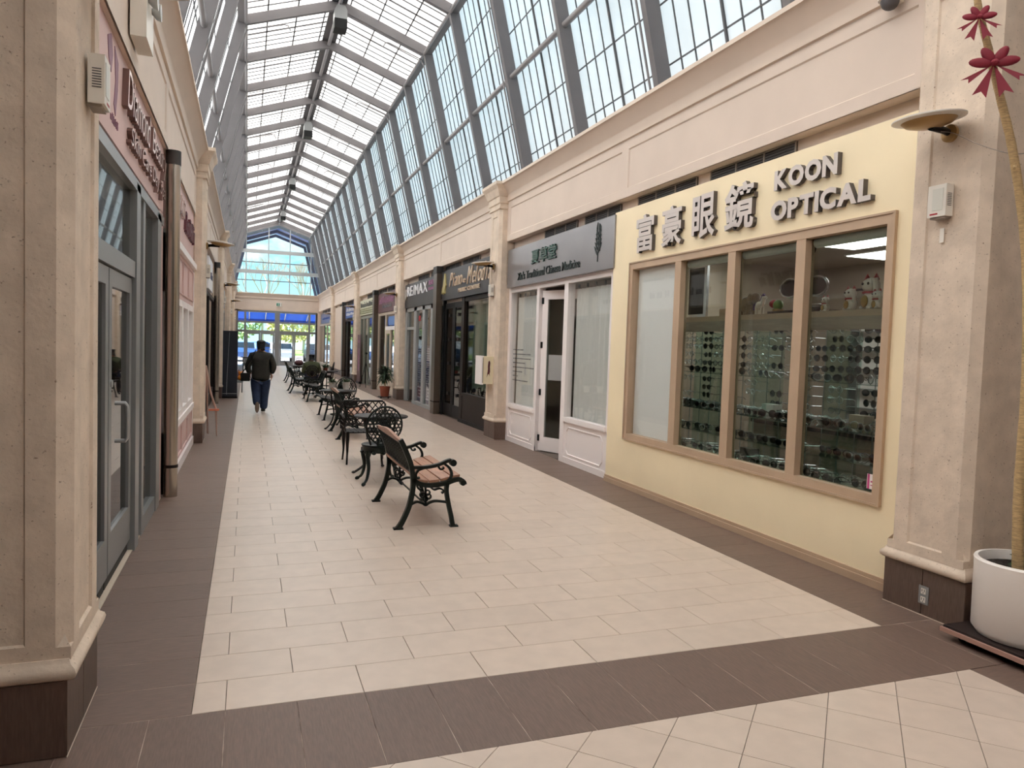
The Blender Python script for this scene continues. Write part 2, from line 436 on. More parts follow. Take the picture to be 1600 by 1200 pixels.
# diagonal square tiles of the crossing, clipped to the field
def clip(poly, ax, val, keep_less):
    out = []
    for i in range(len(poly)):
        a, b = poly[i], poly[(i+1)%len(poly)]
        ia = (a[ax] <= val) if keep_less else (a[ax] >= val); ib = (b[ax] <= val) if keep_less else (b[ax] >= val)
        if ia: out.append(a)
        if ia != ib:
            t = (val-a[ax])/(b[ax]-a[ax]); out.append((a[0]+t*(b[0]-a[0]),a[1]+t*(b[1]-a[1])))
    return out
q2 = D*math.sqrt(.5)
for i in range(-16,17):
    for j in range(-16,17):
        # 45 degree grid through (3.743,-.626) and (3.572,-.617)
        cx = 3.6575+(i+j)*q2; cy = -.5355+(i-j)*q2-q2*0
        h = q2-g*.7
        p = [(cx-h,cy),(cx,cy-h),(cx+h,cy),(cx,cy+h)]
        for ax,val,kl in ((0,3.883,True),(0,.022,False),(1,-.6235,True),(1,-2.9,False)):
            p = clip(p,ax,val,kl)
            if len(p) < 3: break
        if len(p) < 3: continue
        ar = abs(sum(p[k][0]*p[(k+1)%len(p)][1]-p[(k+1)%len(p)][0]*p[k][1] for k in range(len(p))))/2
        if ar < .002: continue
        mx_, my_ = sum(a for a,_ in p)/len(p), sum(b for _,b in p)/len(p)
        me = MB().prism([(a-mx_,b-my_) for a,b in p],'z',-.0075,0).mesh('diagonal_tile','cream_tile')
        place('diagonal_tile',me,fl,(mx_,my_,0))
MB().box(-4.4,9,-9.2,-2.9,-.007,-.001).build('rear_paving','cream_tile',fl)

# ------------------------------------------------------------------ columns
PITCH = 9.05; CW = .605
def ring_profile(s, prof, d_out, y0, y1, back):
    """mouldings that wrap a pier: prof = list of (projection, z); returns MB"""
    mb = MB(); rows = []
    for p,z in prof:
        rows.append([(X(s,back),y0-p,z),(X(s,d_out-p),y0-p,z),(X(s,d_out-p),y1+p,z),(X(s,back),y1+p,z)])
    vs = [v for r in rows for v in r]; fs = []
    for i in range(len(rows)-1):
        for j in range(3): fs.append((i*4+j,i*4+j+1,(i+1)*4+j+1,(i+1)*4+j))
    fs.append((0,1,2,3)); k = (len(rows)-1)*4; fs.append((k,k+1,k+2,k+3))
    return mb.add(vs,fs)
ROLL = [(0,.305),(.012,.306),(.026,.318),(.03,.335),(.024,.352),(.008,.366),(0,.385)]
CAPP = [(0,4.06),(.018,4.065),(.018,4.09),(.01,4.10),(.01,4.15),(.03,4.165),(.03,4.20),(.03,4.27),(.045,4.28),(.06,4.32),(.09,4.40),(.128,4.455),(.132,4.46),(.132,4.51),(0,4.515)]
ordn = ['first','second','third','fourth','fifth']
COLS = {}
for s in (1,-1):
    for k in range(5):
        y0 = -.22+PITCH*k; y1 = y0+CW; sd = 'right' if s > 0 else 'left'
        lab = f'{ordn[k]} travertine pilaster along the {sd} wall, counted from the front' if k else f'large travertine pilaster at the front of the {sd} wall'
        col = thing('column',lab,'column',(X(s,2.45),y0+CW/2,0),kind='structure'); COLS[s,k] = col
        a, b, df, bk, ch = y0+.02, y1-.02, 2.377, 2.98, .052
        # shaft with chamfered corners and recessed face panel
        mb = MB(); zt = 4.07
        pts = [(bk,a),(df+ch,a),(df,a+ch),(df,b-ch),(df+ch,b),(bk,b)]
        def wall(p, q, z0, z1):
            mb.add([(X(s,p[0]),p[1],z0),(X(s,q[0]),q[1],z0),(X(s,q[0]),q[1],z1),(X(s,p[0]),p[1],z1)],[(0,1,2,3)])
        for i in (1,3): wall(pts[i],pts[i+1],.43,zt)
        wall(pts[4],pts[5],.38,zt)
        # square foot below the chamfer stops
        wall((df,a),(df,b),.38,.43); wall((bk,a),(df+ch,a),.38,.43); wall((df+ch,a),(df,a),.38,.43); wall((df,b),(df+ch,b),.38,.43)
        for yy, y2 in ((a,a+ch),(b,b-ch)):
            mb.add([(X(s,df),yy,.43),(X(s,df+ch),yy,.43),(X(s,df),y2,.43)],[(0,1,2)])
            mb.add([(X(s,df),yy,.43),(X(s,df+ch*.9),yy+(y2-yy)*.0,.43),(X(s,df+ch*.5),(yy+y2)/2,.47)],[(0,1,2)])
        w = b-a-2*ch; U = (0,-1,0) if s > 0 else (0,1,0); yb = b-ch if s > 0 else a+ch
        mb.panel((X(s,df),yb,.43),U,(0,0,1),w,zt-.43,[(.10 if s>0 else .10,w-.10,.012,zt-.43-.12)],.012)
        wn = bk-df-ch
        if s > 0: mb.panel((X(s,df+ch),a,.43),(1,0,0),(0,0,1),wn,zt-.43,[(.10,wn-.05,.012,zt-.43-.12)],.010)
        else: mb.panel((X(s,bk),a,.43),(1,0,0),(0,0,1),wn,zt-.43,[(.05,wn-.10,.012,zt-.43-.12)],.010)
        mb.build('shaft','stone',col,fix=False)
        ring_profile(s,ROLL,df+.005,y0+.012,y1-.012,bk).build('base_moulding','stone',col,smooth=True)
        ring_profile(s,CAPP,df,a,b,bk).build('capital','paint_cornice' if 0 else 'stone',col)
        MB().box(*sorted((X(s,2.40),X(s,bk))),y0+.012,y1-.012,0,.306).build('plinth_core','grout_light',col)
        for j in range(2):                                # plinth tiles
            ya, yb2 = y0+j*CW/2, y0+(j+1)*CW/2
            MB().box(*sorted((X(s,2.385),X(s,2.40))),ya+.003,yb2-.003,.004,.303).build('plinth_tile','plinth_tile',col)
        for j in range(2):
            xa = 2.389+.3*j
            MB().box(*sorted((X(s,xa),X(s,xa+.296))),y0,y0+.012,.004,.303).build('plinth_tile','plinth_tile',col)
            MB().box(*sorted((X(s,xa),X(s,xa+.296))),y1-.012,y1,.004,.303).build('plinth_tile','plinth_tile',col)
        MB().box(*sorted((X(s,2.383),X(s,2.386))),y0-.004,y1,0,.006).build('caulk_line','grout_light',col)

# ------------------------------------------------------------------ side walls: frieze, cornice, wall over the shop fronts
WALL = {}
END = 44.9
CORN = [(2.515,4.185),(2.49,4.19),(2.487,4.205),(2.487,4.30),(2.478,4.315),(2.462,4.34),(2.43,4.39),(2.38,4.445),(2.362,4.46),(2.345,4.462),(2.345,4.505),(2.9,4.505)]
for s in (1,-1):
    sd = 'right' if s > 0 else 'left'
    W = thing(f'wall_{sd}',f'long beige wall with cornice and panelled frieze above the {sd} shop fronts','wall',(X(s,2.7),22,0),kind='structure'); WALL[s] = W
    for k in range(5):
        a = -.22+PITCH*k+CW-.02; b = min(-.22+PITCH*(k+1)+.02,END)
        mid = (a+b)/2
        mb = MB(); U = (0,-1,0) if s > 0 else (0,1,0); O = (X(s,2.515),b if s > 0 else a,3.5)
        w = b-a; m = w/2
        mb.panel(O,U,(0,0,1),w,.69,[(.13,m-.085,.105,.572),(m+.085,w-.13,.105,.572)],.014)
        mb.box(*sorted((X(s,2.53),X(s,2.66))),a,b,3.5,4.2)
        mb.build('frieze','paint_beige',W,fix=False)
        mc = MB(); n_ = len(CORN)
        mc.add([(X(s,d),a,z) for d,z in CORN]+[(X(s,d),b,z) for d,z in CORN],[(i,i+1,n_+i+1,n_+i) for i in range(n_-1)])
        mc.build('cornice','paint_cornice',W,smooth=True)
        MB().box(*sorted((X(s,2.66),X(s,2.72))),a,b,2.6,3.5).build('upper_wall','paint_beige',W)
        vents = ((1.78,3.0),(3.25,4.46),(4.9,5.93),(6.2,7.39))
        for va,vb in vents:
            if k == 4 and vb+PITCH*k > END: continue
            v = MB().box(*sorted((X(s,2.645),X(s,2.66))),va+PITCH*k,vb+PITCH*k,3.24,3.492).build('vent','vent_dark',W)
            fr = MB(); ya, yb2 = va+PITCH*k, vb+PITCH*k
            for q in (ya,ya+(yb2-ya)/3,ya+(yb2-ya)*2/3,yb2): fr.box(*sorted((X(s,2.635),X(s,2.646))),q-.008,q+.008,3.24,3.492)
            fr.box(*sorted((X(s,2.635),X(s,2.646))),ya,yb2,3.484,3.496)
            fr.build('vent_frame','vent_frame',v)
            sl = MB()
            for q in range(9): sl.box(*sorted((X(s,2.638),X(s,2.646))),ya,yb2,3.26+q*.025,3.268+q*.025)
            sl.build('vent_louvres','steel_dark',v)
    # core behind everything, hidden by the shop units
    MB().box(*sorted((X(s,2.72),X(s,2.9))),0,END,3.36,4.505).build('wall_core','paint_beige',W)

# return walls and the hall behind the camera (never in view, they close the room)
bk = thing('wall_back','plain beige walls of the crossing around and behind the viewer','wall',(C,-6,0),kind='structure')
MB().box(4.46,9.0,-.06,.1,0,4.5).build('return_wall','stone',bk)
r_ = MB().box(4.475,9.0,-.16,-.06,3.5,4.2); r_.box(4.475,9,-.2,-.06,3.95,4.02); r_.build('return_frieze','paint_beige',bk)
MB().box(4.47,9,-.075,-.06,0,.305).build('return_skirting','plinth_tile',bk)
MB().box(4.47,9,-.10,-.06,.31,.36).build('return_moulding','stone',bk)
MB().box(-4.4,-.9,-.1,.1,0,4.5).build('return_wall','stone',bk)
MB().box(9.0,9.1,-9.2,.1,0,4.5).build('hall_wall','paint_beige',bk)
MB().box(-4.5,-4.4,-9.2,.1,0,4.5).build('hall_wall','paint_beige',bk)
MB().box(-4.5,9.1,-9.3,-9.2,0,9.2).build('hall_wall','interior_dark',bk)
MB().box(4.75,9.1,-9.3,.1,4.5,4.6).build('hall_ceiling','paint_beige',bk)
MB().box(-4.5,-.83,-9.3,.1,4.5,4.6).build('hall_ceiling','paint_beige',bk)

# ------------------------------------------------------------------ glazed roof
RF = thing('ceiling','long glazed mansard roof of grey steel rafters and white translucent panels','roof',(C,20,4.5),kind='structure')
P0, P1, P2 = Vector((2.80,4.3)), Vector((1.87,8.1)), Vector((0,8.75))
dw = (P1-P0).normalized(); nw = Vector((dw.y,-dw.x)); dr = (P2-P1).normalized(); nr = Vector((dr.y,-dr.x))
def off(t):
    a = P0+nw*t; b = P1+nr*t
    # intersection of the two offset lines
    den = dw.x*dr.y-dw.y*dr.x; w_ = b-a; u = (w_.x*dr.y-w_.y*dr.x)/den
    k = a+dw*u; top = Vector((0,(P2+nr*t).y-(P2+nr*t).x*dr.y/dr.x)); return a,k,top
A0,K0,T0 = off(0); A1,K1,T1 = off(.19); A2,K2,T2 = off(.215)
def rafter_mesh():
    mb = MB(); path_i = [(A0.x,A0.y),(K0.x,K0.y),(0,T0.y),(-K0.x,K0.y),(-A0.x,A0.y)]; path_o = [(A1.x,A1.y),(K1.x,K1.y),(0,T1.y),(-K1.x,K1.y),(-A1.x,A1.y)]
    h = .05; vs = []
    for i in range(5):
        for p,yy in ((path_i[i],-h),(path_i[i],h),(path_o[i],h),(path_o[i],-h)): vs.append((p[0],yy,p[1]))
    fs = [(0,1,2,3),(19,18,17,16)]
    for i in range(4):
        for j in range(4): fs.append((i*4+j,i*4+(j+1)%4,(i+1)*4+(j+1)%4,(i+1)*4+j))
    return mb.add(vs,fs).mesh('rafter','steel_grey')
RM = rafter_mesh()
RY = [2.05+2.2*k for k in range(-5,20)]
for y in RY+[END-.12]: place('rafter',RM,RF,(C,y,0))
for y in (46.05,48.25,50.45): place('rafter',RM,RF,(C,y,0))
def slope_frame(seg, s):
    """origin, direction up the slope, inward normal"""
    if seg == 'w': a, d, n, l = A2, dw, nw, (K2-A2).length
    else: a, d, n, l = K2, dr, nr, (T2-K2).length
    return Vector((s*a.x,0,a.y)), Vector((s*d.x,0,d.y)), Vector((-s*n.x,0,-n.y)), l
def slab_mesh(name, seg, s, y0, y1, u0, u1, t0, t1, mat):
    O, U, Nn, l = slope_frame(seg,s); vs = []
    for t in (t0,t1):
        for u,y in ((u0,y0),(u1,y0),(u1,y1),(u0,y1)): vs.append(O+U*u+Nn*t+Vector((0,y,0)))
    return MB().add(vs,[(0,1,2,3),(4,5,6,7),(0,1,5,4),(1,2,6,5),(2,3,7,6),(3,0,4,7)])
PAN = {}
for seg in 'wr':
    for s in (1,-1):
        l = slope_frame(seg,s)[3]
        for h in (0,1):
            y0, y1 = (0,1.1) if h == 0 else (1.1,2.2)
            pm = slab_mesh('p',seg,s,y0,y1,.0,l,-.02,0,None).mesh('pane','panel_wall' if seg == 'w' else 'panel_roof')
            gm = MB()
            for q in range(1,4):
                yy = (.275*q) if h == 0 else 1.1+.275*q
                hw = .007 if seg == 'w' else .016; t = slab_mesh('m',seg,s,yy-hw,yy+hw,0,l,.001,.016,None); gm.add(t.v,t.f)
            nseg = 6 if seg == 'w' else 3
            for q in range(1,nseg+ (1 if seg=='r' else 0)):
                u = l*q/nseg if seg == 'w' else l*(q/3.4)
                t = slab_mesh('m',seg,s,y0,y1,u-(.008 if seg == 'w' else .015),u+(.008 if seg == 'w' else .015),.001,.016,None); gm.add(t.v,t.f)
            PAN[seg,s,h] = (pm,gm.mesh('muntins','steel_dark'))
        mm = slab_mesh('m',seg,s,1.088,1.112,0,l,-.02,.028,None).mesh('mullion','steel_dark')
        PAN[seg,s,'m'] = mm
bays = [(RY[i],2.2) for i in range(len(RY)-1)]
for y,_ in bays:
    for seg in 'wr':
        for s in (1,-1):
            for h in (0,1):
                p = place('pane',PAN[seg,s,h][0],RF,(C,y,0)); mu = place('muntins',PAN[seg,s,h][1],RF,(C,y,0))
                mu.parent = p; mu.location = (0,0,0)
            place('mullion',PAN[seg,s,'m'],RF,(C,y,0))
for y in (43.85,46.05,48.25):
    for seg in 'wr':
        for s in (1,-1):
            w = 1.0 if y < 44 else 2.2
            t = slab_mesh('p',seg,s,0,w,0,slope_frame(seg,s)[3],-.02,0,None).mesh('pane',('panel_wall' if seg == 'w' else 'panel_roof') if y < 44 else 'soffit_haze_tint')
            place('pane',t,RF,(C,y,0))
# longitudinal members
zp = 6.25; dp = 2.75-(zp-4.5)*.2445
for s in (1,-1):
    for y,_ in bays: 
        MB().tube([(X(s,dp+.10),y+.05,zp),(X(s,dp+.10),y+2.15,zp)],.045,10).build('purlin_pipe','pipe_grey',RF,smooth=True)
    MB().box(*sorted((X(s,K0.x+.01),X(s,K0.x+.16))),-8.95,END,K0.y+.02,K0.y+.12).build('eave_beam','steel_grey',RF)
    MB().tube([(X(s,K0.x-.0),-8.95,K0.y+.03),(X(s,K0.x-.0),END,K0.y+.03)],.035,8).build('eave_pipe','pipe_grey',RF,smooth=True)
    MB().box(*sorted((X(s,A0.x-.02),X(s,A0.x+.2))),-8.95,END,4.4,4.56).build('sill_beam','steel_grey',RF)
MB().box(C-.16,C+.16,-8.95,END,T0.y+.13,T0.y+.17).build('ridge_beam','steel_dark',RF)
MB().tube([(C,-8.95,T0.y+.07),(C,END,T0.y+.07)],.04,10).build('ridge_pipe','pipe_grey',RF,smooth=True)
# thin heating / sprinkler conduits along every second rafter
for i,y in enumerate(RY):
    if i%2 == 0 and y > 0:
        for s in (1,-1):
            O, U, Nn, l = slope_frame('w',s)
            a = O+U*.05+Nn*.24; b = O+U*(l-.25)+Nn*.24
            MB().tube([(C+p.x,y+.09,p.z) for p in (a,b)],.016,6).build('conduit','pipe_grey',RF,smooth=True)
            O, U, Nn, l2 = slope_frame('r',s)
            pts = [O+U*(.12+.0)+Nn*.26, O+U*.9+Nn*.27, O+U*.97+Nn*.30, O+U*.99+Nn*.42]
            MB().tube([(C+p.x,y+.16,p.z) for p in [b]+pts],.014,6).build('conduit','pipe_grey',RF,smooth=True)

# ------------------------------------------------------------------ end wall
EW = thing('wall_end','beige end wall above the entrance with panelled belt','wall',(C,END,0),kind='structure')
MB().box(C-2.66,C+2.66,END,END+.2,3.42,4.46).build('belt','paint_beige',EW)
mc = MB(); CN = [(-.015,4.15),(-.05,4.16),(-.05,4.28),(-.07,4.31),(-.12,4.40),(-.16,4.45),(-.17,4.455),(-.17,4.505),(.2,4.505)]
mc.add([(C-2.66,END+p,z) for p,z in CN]+[(C+2.66,END+p,z) for p,z in CN],[(i,i+1,9+i+1,9+i) for i in range(8)]); mc.build('cornice','paint_cornice',EW)
MB().box(C-2.66,C+2.66,END-.05,END,3.42,3.52).build('belt_moulding','paint_cornice',EW)
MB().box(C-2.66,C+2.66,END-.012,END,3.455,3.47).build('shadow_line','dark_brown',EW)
for s in (1,-1):
    MB().box(*sorted((X(s,2.36),X(s,2.9))),END-.03,END+.2,0,3.42).build('pier','paint_beige',EW)
GW = thing('window_1','tall gable window of clear panes between white beams at the far end','window',(C,END+.05,4.5),kind='structure')
for z,h in ((7.07,.11),(5.81,.11)):
    dd = 2.75-(z-4.5)*.2445+.12
    MB().box(C-dd,C+dd,END-.06,END+.12,z-h,z+h).build('beam','alu_light',GW)
for z in (6.40,5.28):
    dd = 2.75-(z-4.5)*.2445+.12
    MB().box(C-dd,C+dd,END+.02,END+.08,z-.025,z+.025).build('transom','steel_grey',GW)
mx_ = [.065,1.375,2.65,3.93]
for x in mx_:
    d = abs(x-C); zt = 8.75-d*.3476 if d < 1.87 else 8.1-(d-1.87)/.2445
    MB().box(x-.03,x+.03,END,END+.08,4.5,zt+.1).build('mullion','alu_light',GW)
zs = [4.5,5.28,5.81,6.40,7.07,8.95]
xs = [-.9]+mx_+[4.8]
for i in range(5):
    for j in range(5):
        p = [(xs[j]+.01,zs[i]),(xs[j+1]-.01,zs[i]),(xs[j+1]-.01,zs[i+1]),(xs[j]+.01,zs[i+1])]
        # keep inside the gable outline
        def inside(x,z):
            d = abs(x-C); return z <= (8.86-d*.3476 if d < 1.95 else 4.5+(2.85-d)/.2445)
        def clipf(poly, f):
            out = []
            for k_ in range(len(poly)):
                a, b = poly[k_], poly[(k_+1)%len(poly)]; fa, fb = f(a), f(b)
                if fa >= 0: out.append(a)
                if (fa >= 0) != (fb >= 0):
                    t = fa/(fa-fb); out.append((a[0]+t*(b[0]-a[0]),a[1]+t*(b[1]-a[1])))
            return out
        for f in (lambda q: 8.86-(q[0]-C)*.3476-q[1], lambda q: 8.86+(q[0]-C)*.3476-q[1], lambda q: 4.5+(2.85-(q[0]-C))/.2445-q[1], lambda q: 4.5+(2.85+(q[0]-C))/.2445-q[1]):
            p = clipf(p,f)
            if len(p) < 3: break
        if len(p) >= 3: MB().prism(p,'y',END+.045,END+.053).build('pane','glass',GW)
# entrance screen: doors, side lights and fanlights
DR = thing('door_1','aluminium entrance screen with two pairs of glazed doors and blue fanlights','door',(C,END+.05,0),kind='structure')
for x,w in ((-.40,.05),(.06,.06),(1.957,.15),(3.90,.06),(4.33,.06)):
    MB().box(x-w,x+w,END-.03,END+.09,0,3.42).build('post','alu',DR)
for z,h in ((3.36,.06),(2.70,.06),(2.12,.07)): MB().box(-.4,4.35,END-.02,END+.08,z-h,z+h).build('transom','alu',DR)
for a,b in ((-.35,.0),(.12,1.8),(2.1,3.84),(3.96,4.27)):
    MB().box(a,b,END+.02,END+.03,2.76,3.3).build('pane','glass',DR); MB().box(a,b,END+.02,END+.03,2.19,2.64).build('pane','glass',DR)
for a,b in ((-.35,.0),(3.96,4.27)): MB().box(a,b,END+.02,END+.03,.06,2.05).build('pane','glass',DR)
for a,b in ((.12,.96),(.96,1.80),(2.11,2.97),(2.97,3.84)):
    f = MB()
    f.box(a+.005,a+.10,END-.01,END+.04,.02,2.05); f.box(b-.10,b-.005,END-.01,END+.04,.02,2.05); f.box(a+.1,b-.1,END-.01,END+.04,.02,.24); f.box(a+.1,b-.1,END-.01,END+.04,1.95,2.05)
    d = f.build('door_leaf','alu',DR); MB().box(a+.1,b-.1,END+.01,END+.018,.24,1.95).build('pane','glass',d)
    MB().tube([(a+.14,END-.05,1.02),(b-.14,END-.05,1.02)],.018,8).build('push_bar','alu_light',d)
ex = thing('exit_sign','small green and white running man exit sign above the far doors','sign',(2.03,END-.05,3.71))
MB().box(1.87,2.19,END-.07,END-.002,3.71,3.95).build('case','white_paint',ex)
M('exit_green', S(60,150,120), .5)
MB().box(1.89,2.17,END-.074,END-.07,3.73,3.93).build('face','exit_green',ex)
fg = MB(); fg.ell((2.0,END-.076,3.89),(.016,.004,.016)); fg.box(1.985,2.01,END-.078,END-.074,3.80,3.87); fg.prism([(1.985,3.80),(2.0,3.80),(1.95,3.74),(1.93,3.745)],'y',END-.078,END-.074); fg.prism([(2.0,3.80),(2.012,3.80),(2.05,3.76),(2.03,3.745)],'y',END-.078,END-.074); fg.box(2.08,2.15,END-.077,END-.074,3.74,3.92); fg.build('running_figure','white_paint',ex)
# ------------------------------------------------------------------ shop units behind the fronts
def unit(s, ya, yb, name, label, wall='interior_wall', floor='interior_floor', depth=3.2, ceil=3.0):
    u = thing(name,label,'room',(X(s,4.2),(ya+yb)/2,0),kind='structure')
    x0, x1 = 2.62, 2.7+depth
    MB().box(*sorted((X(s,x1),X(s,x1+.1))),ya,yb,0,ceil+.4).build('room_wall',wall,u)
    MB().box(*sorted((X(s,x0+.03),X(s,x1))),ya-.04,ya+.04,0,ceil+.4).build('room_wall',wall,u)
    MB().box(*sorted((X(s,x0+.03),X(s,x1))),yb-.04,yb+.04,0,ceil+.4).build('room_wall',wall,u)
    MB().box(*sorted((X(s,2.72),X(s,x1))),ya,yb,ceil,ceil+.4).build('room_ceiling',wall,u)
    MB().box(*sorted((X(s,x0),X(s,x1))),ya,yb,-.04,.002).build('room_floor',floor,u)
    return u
def bx(s, d0, d1): return sorted((X(s,d0),X(s,d1)))
K = thing('shop_room','lit optical shop room behind the four-pane display window','room',(6,2.6,0),kind='structure')
bpy.data.objects.remove(K); 
KU = unit(1,.42,4.82,'wall_optical_shop_room','pale walls and ceiling of the optical shop behind its display window',depth=3.0,ceil=2.86)
XU = unit(1,4.9,8.9,'wall_medicine_shop_room','room behind the curtained white shop front')
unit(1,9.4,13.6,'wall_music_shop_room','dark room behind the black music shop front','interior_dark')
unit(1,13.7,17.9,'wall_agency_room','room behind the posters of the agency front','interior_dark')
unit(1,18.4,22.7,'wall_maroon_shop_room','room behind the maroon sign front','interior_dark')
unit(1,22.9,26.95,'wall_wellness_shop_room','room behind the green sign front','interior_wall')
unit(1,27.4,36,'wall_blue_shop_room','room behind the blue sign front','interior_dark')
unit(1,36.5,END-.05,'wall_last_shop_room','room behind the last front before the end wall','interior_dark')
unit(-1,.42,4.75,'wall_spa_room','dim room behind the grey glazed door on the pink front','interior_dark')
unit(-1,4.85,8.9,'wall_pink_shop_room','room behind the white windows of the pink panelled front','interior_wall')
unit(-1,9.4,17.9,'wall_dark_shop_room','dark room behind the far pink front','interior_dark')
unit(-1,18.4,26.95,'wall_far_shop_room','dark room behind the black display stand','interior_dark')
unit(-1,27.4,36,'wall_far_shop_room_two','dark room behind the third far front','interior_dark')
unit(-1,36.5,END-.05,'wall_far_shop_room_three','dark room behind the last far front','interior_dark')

# ------------------------------------------------------------------ optical shop front
kf = thing('wall_yellow_front','smooth pale yellow shop front wall around a four-pane display window','wall',(4.5,2.6,0),kind='structure')
px = 4.5
w = MB(); w.box(px,px+.09,.385,4.85,0,.61); w.box(px,px+.09,.385,4.85,2.685,3.36); w.box(px,px+.09,.385,.605,.61,2.685); w.box(px,px+.09,4.386,4.85,.61,2.685)
w.build('front_wall','paint_yellow',kf)
b_ = MB(); b_.box(px-.022,px,.40,4.85,0,.055); b_.box(px-.012,px,.40,4.85,.055,.085); b_.build('baseboard','frame_tan',kf)
kw = thing('window_2','wide tan framed shop window of four panes showing eyewear','window',(4.5,2.5,.6),kind='structure')
f = MB(); fx0, fx1 = px-.018, px+.08
f.box(fx0,fx1,.604,.66,.607,2.685); f.box(fx0,fx1,4.325,4.386,.607,2.685); f.box(fx0,fx1,.66,4.325,2.615,2.685); f.box(fx0,fx1,.66,4.325,.607,.665)
f.build('frame','frame_tan',kw)
t = MB(); e_ = px-.028
t.box(e_,px-.001,.585,.604,.59,2.70); t.box(e_,px-.001,4.386,4.405,.59,2.70); t.box(e_,px-.001,.604,4.386,2.685,2.70); t.box(e_,px-.001,.604,4.386,.59,.607); t.build('frame_edge','dark_brown' if 0 else 'frame_tan',kw)
for a,b in ((3.30,3.415),(2.385,2.50),(1.47,1.58)): MB().box(fx0+.004,fx1,a,b,.665,2.615).build('mullion','frame_tan',kw)
pans = ((.66,1.47),(1.58,2.385),(2.50,3.30),(3.415,4.325))
for i,(a,b) in enumerate(pans): MB().box(px+.05,px+.058,a,b,.665,2.615).build('pane','glass_grey' if i < 3 else 'glass',kw)
for a,b in pans[:3]: MB().tube([(px+.10,a,2.585),(px+.10,b,2.585)],.04,12).build('blind_roll','blind',kw,smooth=True)
MB().box(px+.075,px+.08,3.40,4.34,.66,2.62).build('drawn_blind','blind',kw)
st = thing('window_sticker','small white and pink sticker in the lower corner of the display window','sticker',(px+.046,.72,.70))
MB().box(px+.0455,px+.0495,.675,.77,.69,.80).build('backing','white_paint',st); M('pink_print',S(190,70,130),.5)
s_ = MB(); s_.box(px+.0445,px+.0455,.745,.765,.69,.80); s_.box(px+.0445,px+.0455,.69,.735,.74,.752); s_.box(px+.0445,px+.0455,.69,.735,.715,.722); s_.build('print','pink_print',st)
M('letter_metal',S(210,200,194),.4,.15); M('letter_side_shade',S(92,84,80),.5)  # letter sides coloured dark to carry the shadow along the raised letters
ks = thing('shop_sign','brushed metal raised letters and four Chinese characters on the yellow front','sign',(px,2.5,2.79))
zc = lambda z: 1.645+(z-1.645)*.999
for ch,a,b,z0,z1 in (('富',4.23,3.84,2.79,3.215),('豪',3.67,3.28,2.79,3.215),('眼',3.09,2.70,2.80,3.235),('鏡',2.55,2.12,2.80,3.235)):
    lettering(ks,ch,1,px,a,b,z0,z1,'letter_metal',.045,bold=.022,split=True,side_mat='letter_side_shade')
lettering(ks,'KOON',1,px,1.86,1.14,3.065,3.235,'letter_metal',.045,bold=.048,split=True,side_mat='letter_side_shade',gap=.05)
lettering(ks,'OPTICAL',1,px,1.885,.80,2.805,2.975,'letter_metal',.045,bold=.048,split=True,side_mat='letter_side_shade',gap=.05)

# optical shop contents
M('wood_pale',S(188,164,140),.5,noise=(4,.1),stretch=(6,1,6)); M('wood_grey',S(160,146,132),.55,noise=(5,.15),stretch=(1,1,8))
emit('lamp_white',(1,.98,.94,1),5.0); emit('lamp_spot',(1,.97,.9,1),9.0)
dc = thing('display_case','glass shelved eyewear case with pale wood top behind the shop window','cabinet',(4.86,2.3,0))
MB().box(4.72,4.76,.50,4.15,1.88,1.985).build('valance','wood_grey',dc)
MB().box(4.765,5.22,.50,4.15,1.985,2.04).build('top_board','wood_pale',dc)
MB().box(4.66,5.2,.50,4.15,.52,.60).build('deck','wood_grey',dc)
MB().box(5.18,5.22,.50,4.15,0,.60).build('plinth','wood_grey',dc); MB().box(4.66,4.70,.50,4.15,0,.52).build('kick','wood_grey',dc)
glass('shelf_glass',(.80,.92,.88,1),1.2)
for z in (1.45,1.07,.83): MB().box(4.72,5.10,.52,4.13,z-.008,z).build('shelf','shelf_glass',dc)
for y in (.52,1.45,2.4,3.34,4.13): MB().box(4.74,5.12,y-.004,y+.004,.60,1.88).build('glass_upright','shelf_glass',dc)
for i in range(18):
    y = .68+i*.19
    MB().tube([(5.08,y,.60),(5.08,y,1.98)],.005,5).build('frame_rod','alu',dc)
for y in (.85,1.55,2.6,3.4): MB().lathe([(.0,0),(.045,.0),(.045,.018),(.05,.02)],12,(4.9,y,1.955)).build('spot_lamp','lamp_spot',dc)
# eyewear
glass('lens_dark',(.10,.09,.09,1),1.5); M('frame_black',S(18,16,16),.3); M('frame_tort',S(70,42,26),.3); M('frame_silver',S(190,190,194),.25,.8); glass('lens_clear',(.80,.84,.84,1),1.4); M('lens_solid',S(14,14,16),.12); M('frame_blue',S(30,70,150),.3)
def eyewear(fr, ln, rnd_):
    mb = MB()
    for sg in (-1,1):
        cx = .036*sg; ring = [(cx+(.028 if not rnd_ else .025)*math.cos(q*PI/6),0,.02*(1.15 if rnd_ else 1)*math.sin(q*PI/6)) for q in range(12)]
        mb.tube(ring,.0028,5,0,closed=True); mb.add(ring,[tuple(range(12))],1)
        mb.tube([(cx+.028*sg,0,.008),(cx+.034*sg,.01,.009),(cx+.033*sg,.10,.006),(cx+.032*sg,.135,-.012)],.0025,5,0)
    mb.tube([(-.010,0,.006),(0,-.002,.010),(.010,0,.006)],.0022,5,0)
    return mb.mesh('eyeglasses',[fr,ln])
EYE = [eyewear('frame_black','lens_solid',False),eyewear('frame_tort','lens_solid',True),eyewear('frame_silver','lens_clear',True),eyewear('frame_black','lens_clear',False),eyewear('frame_silver','lens_solid',False)]
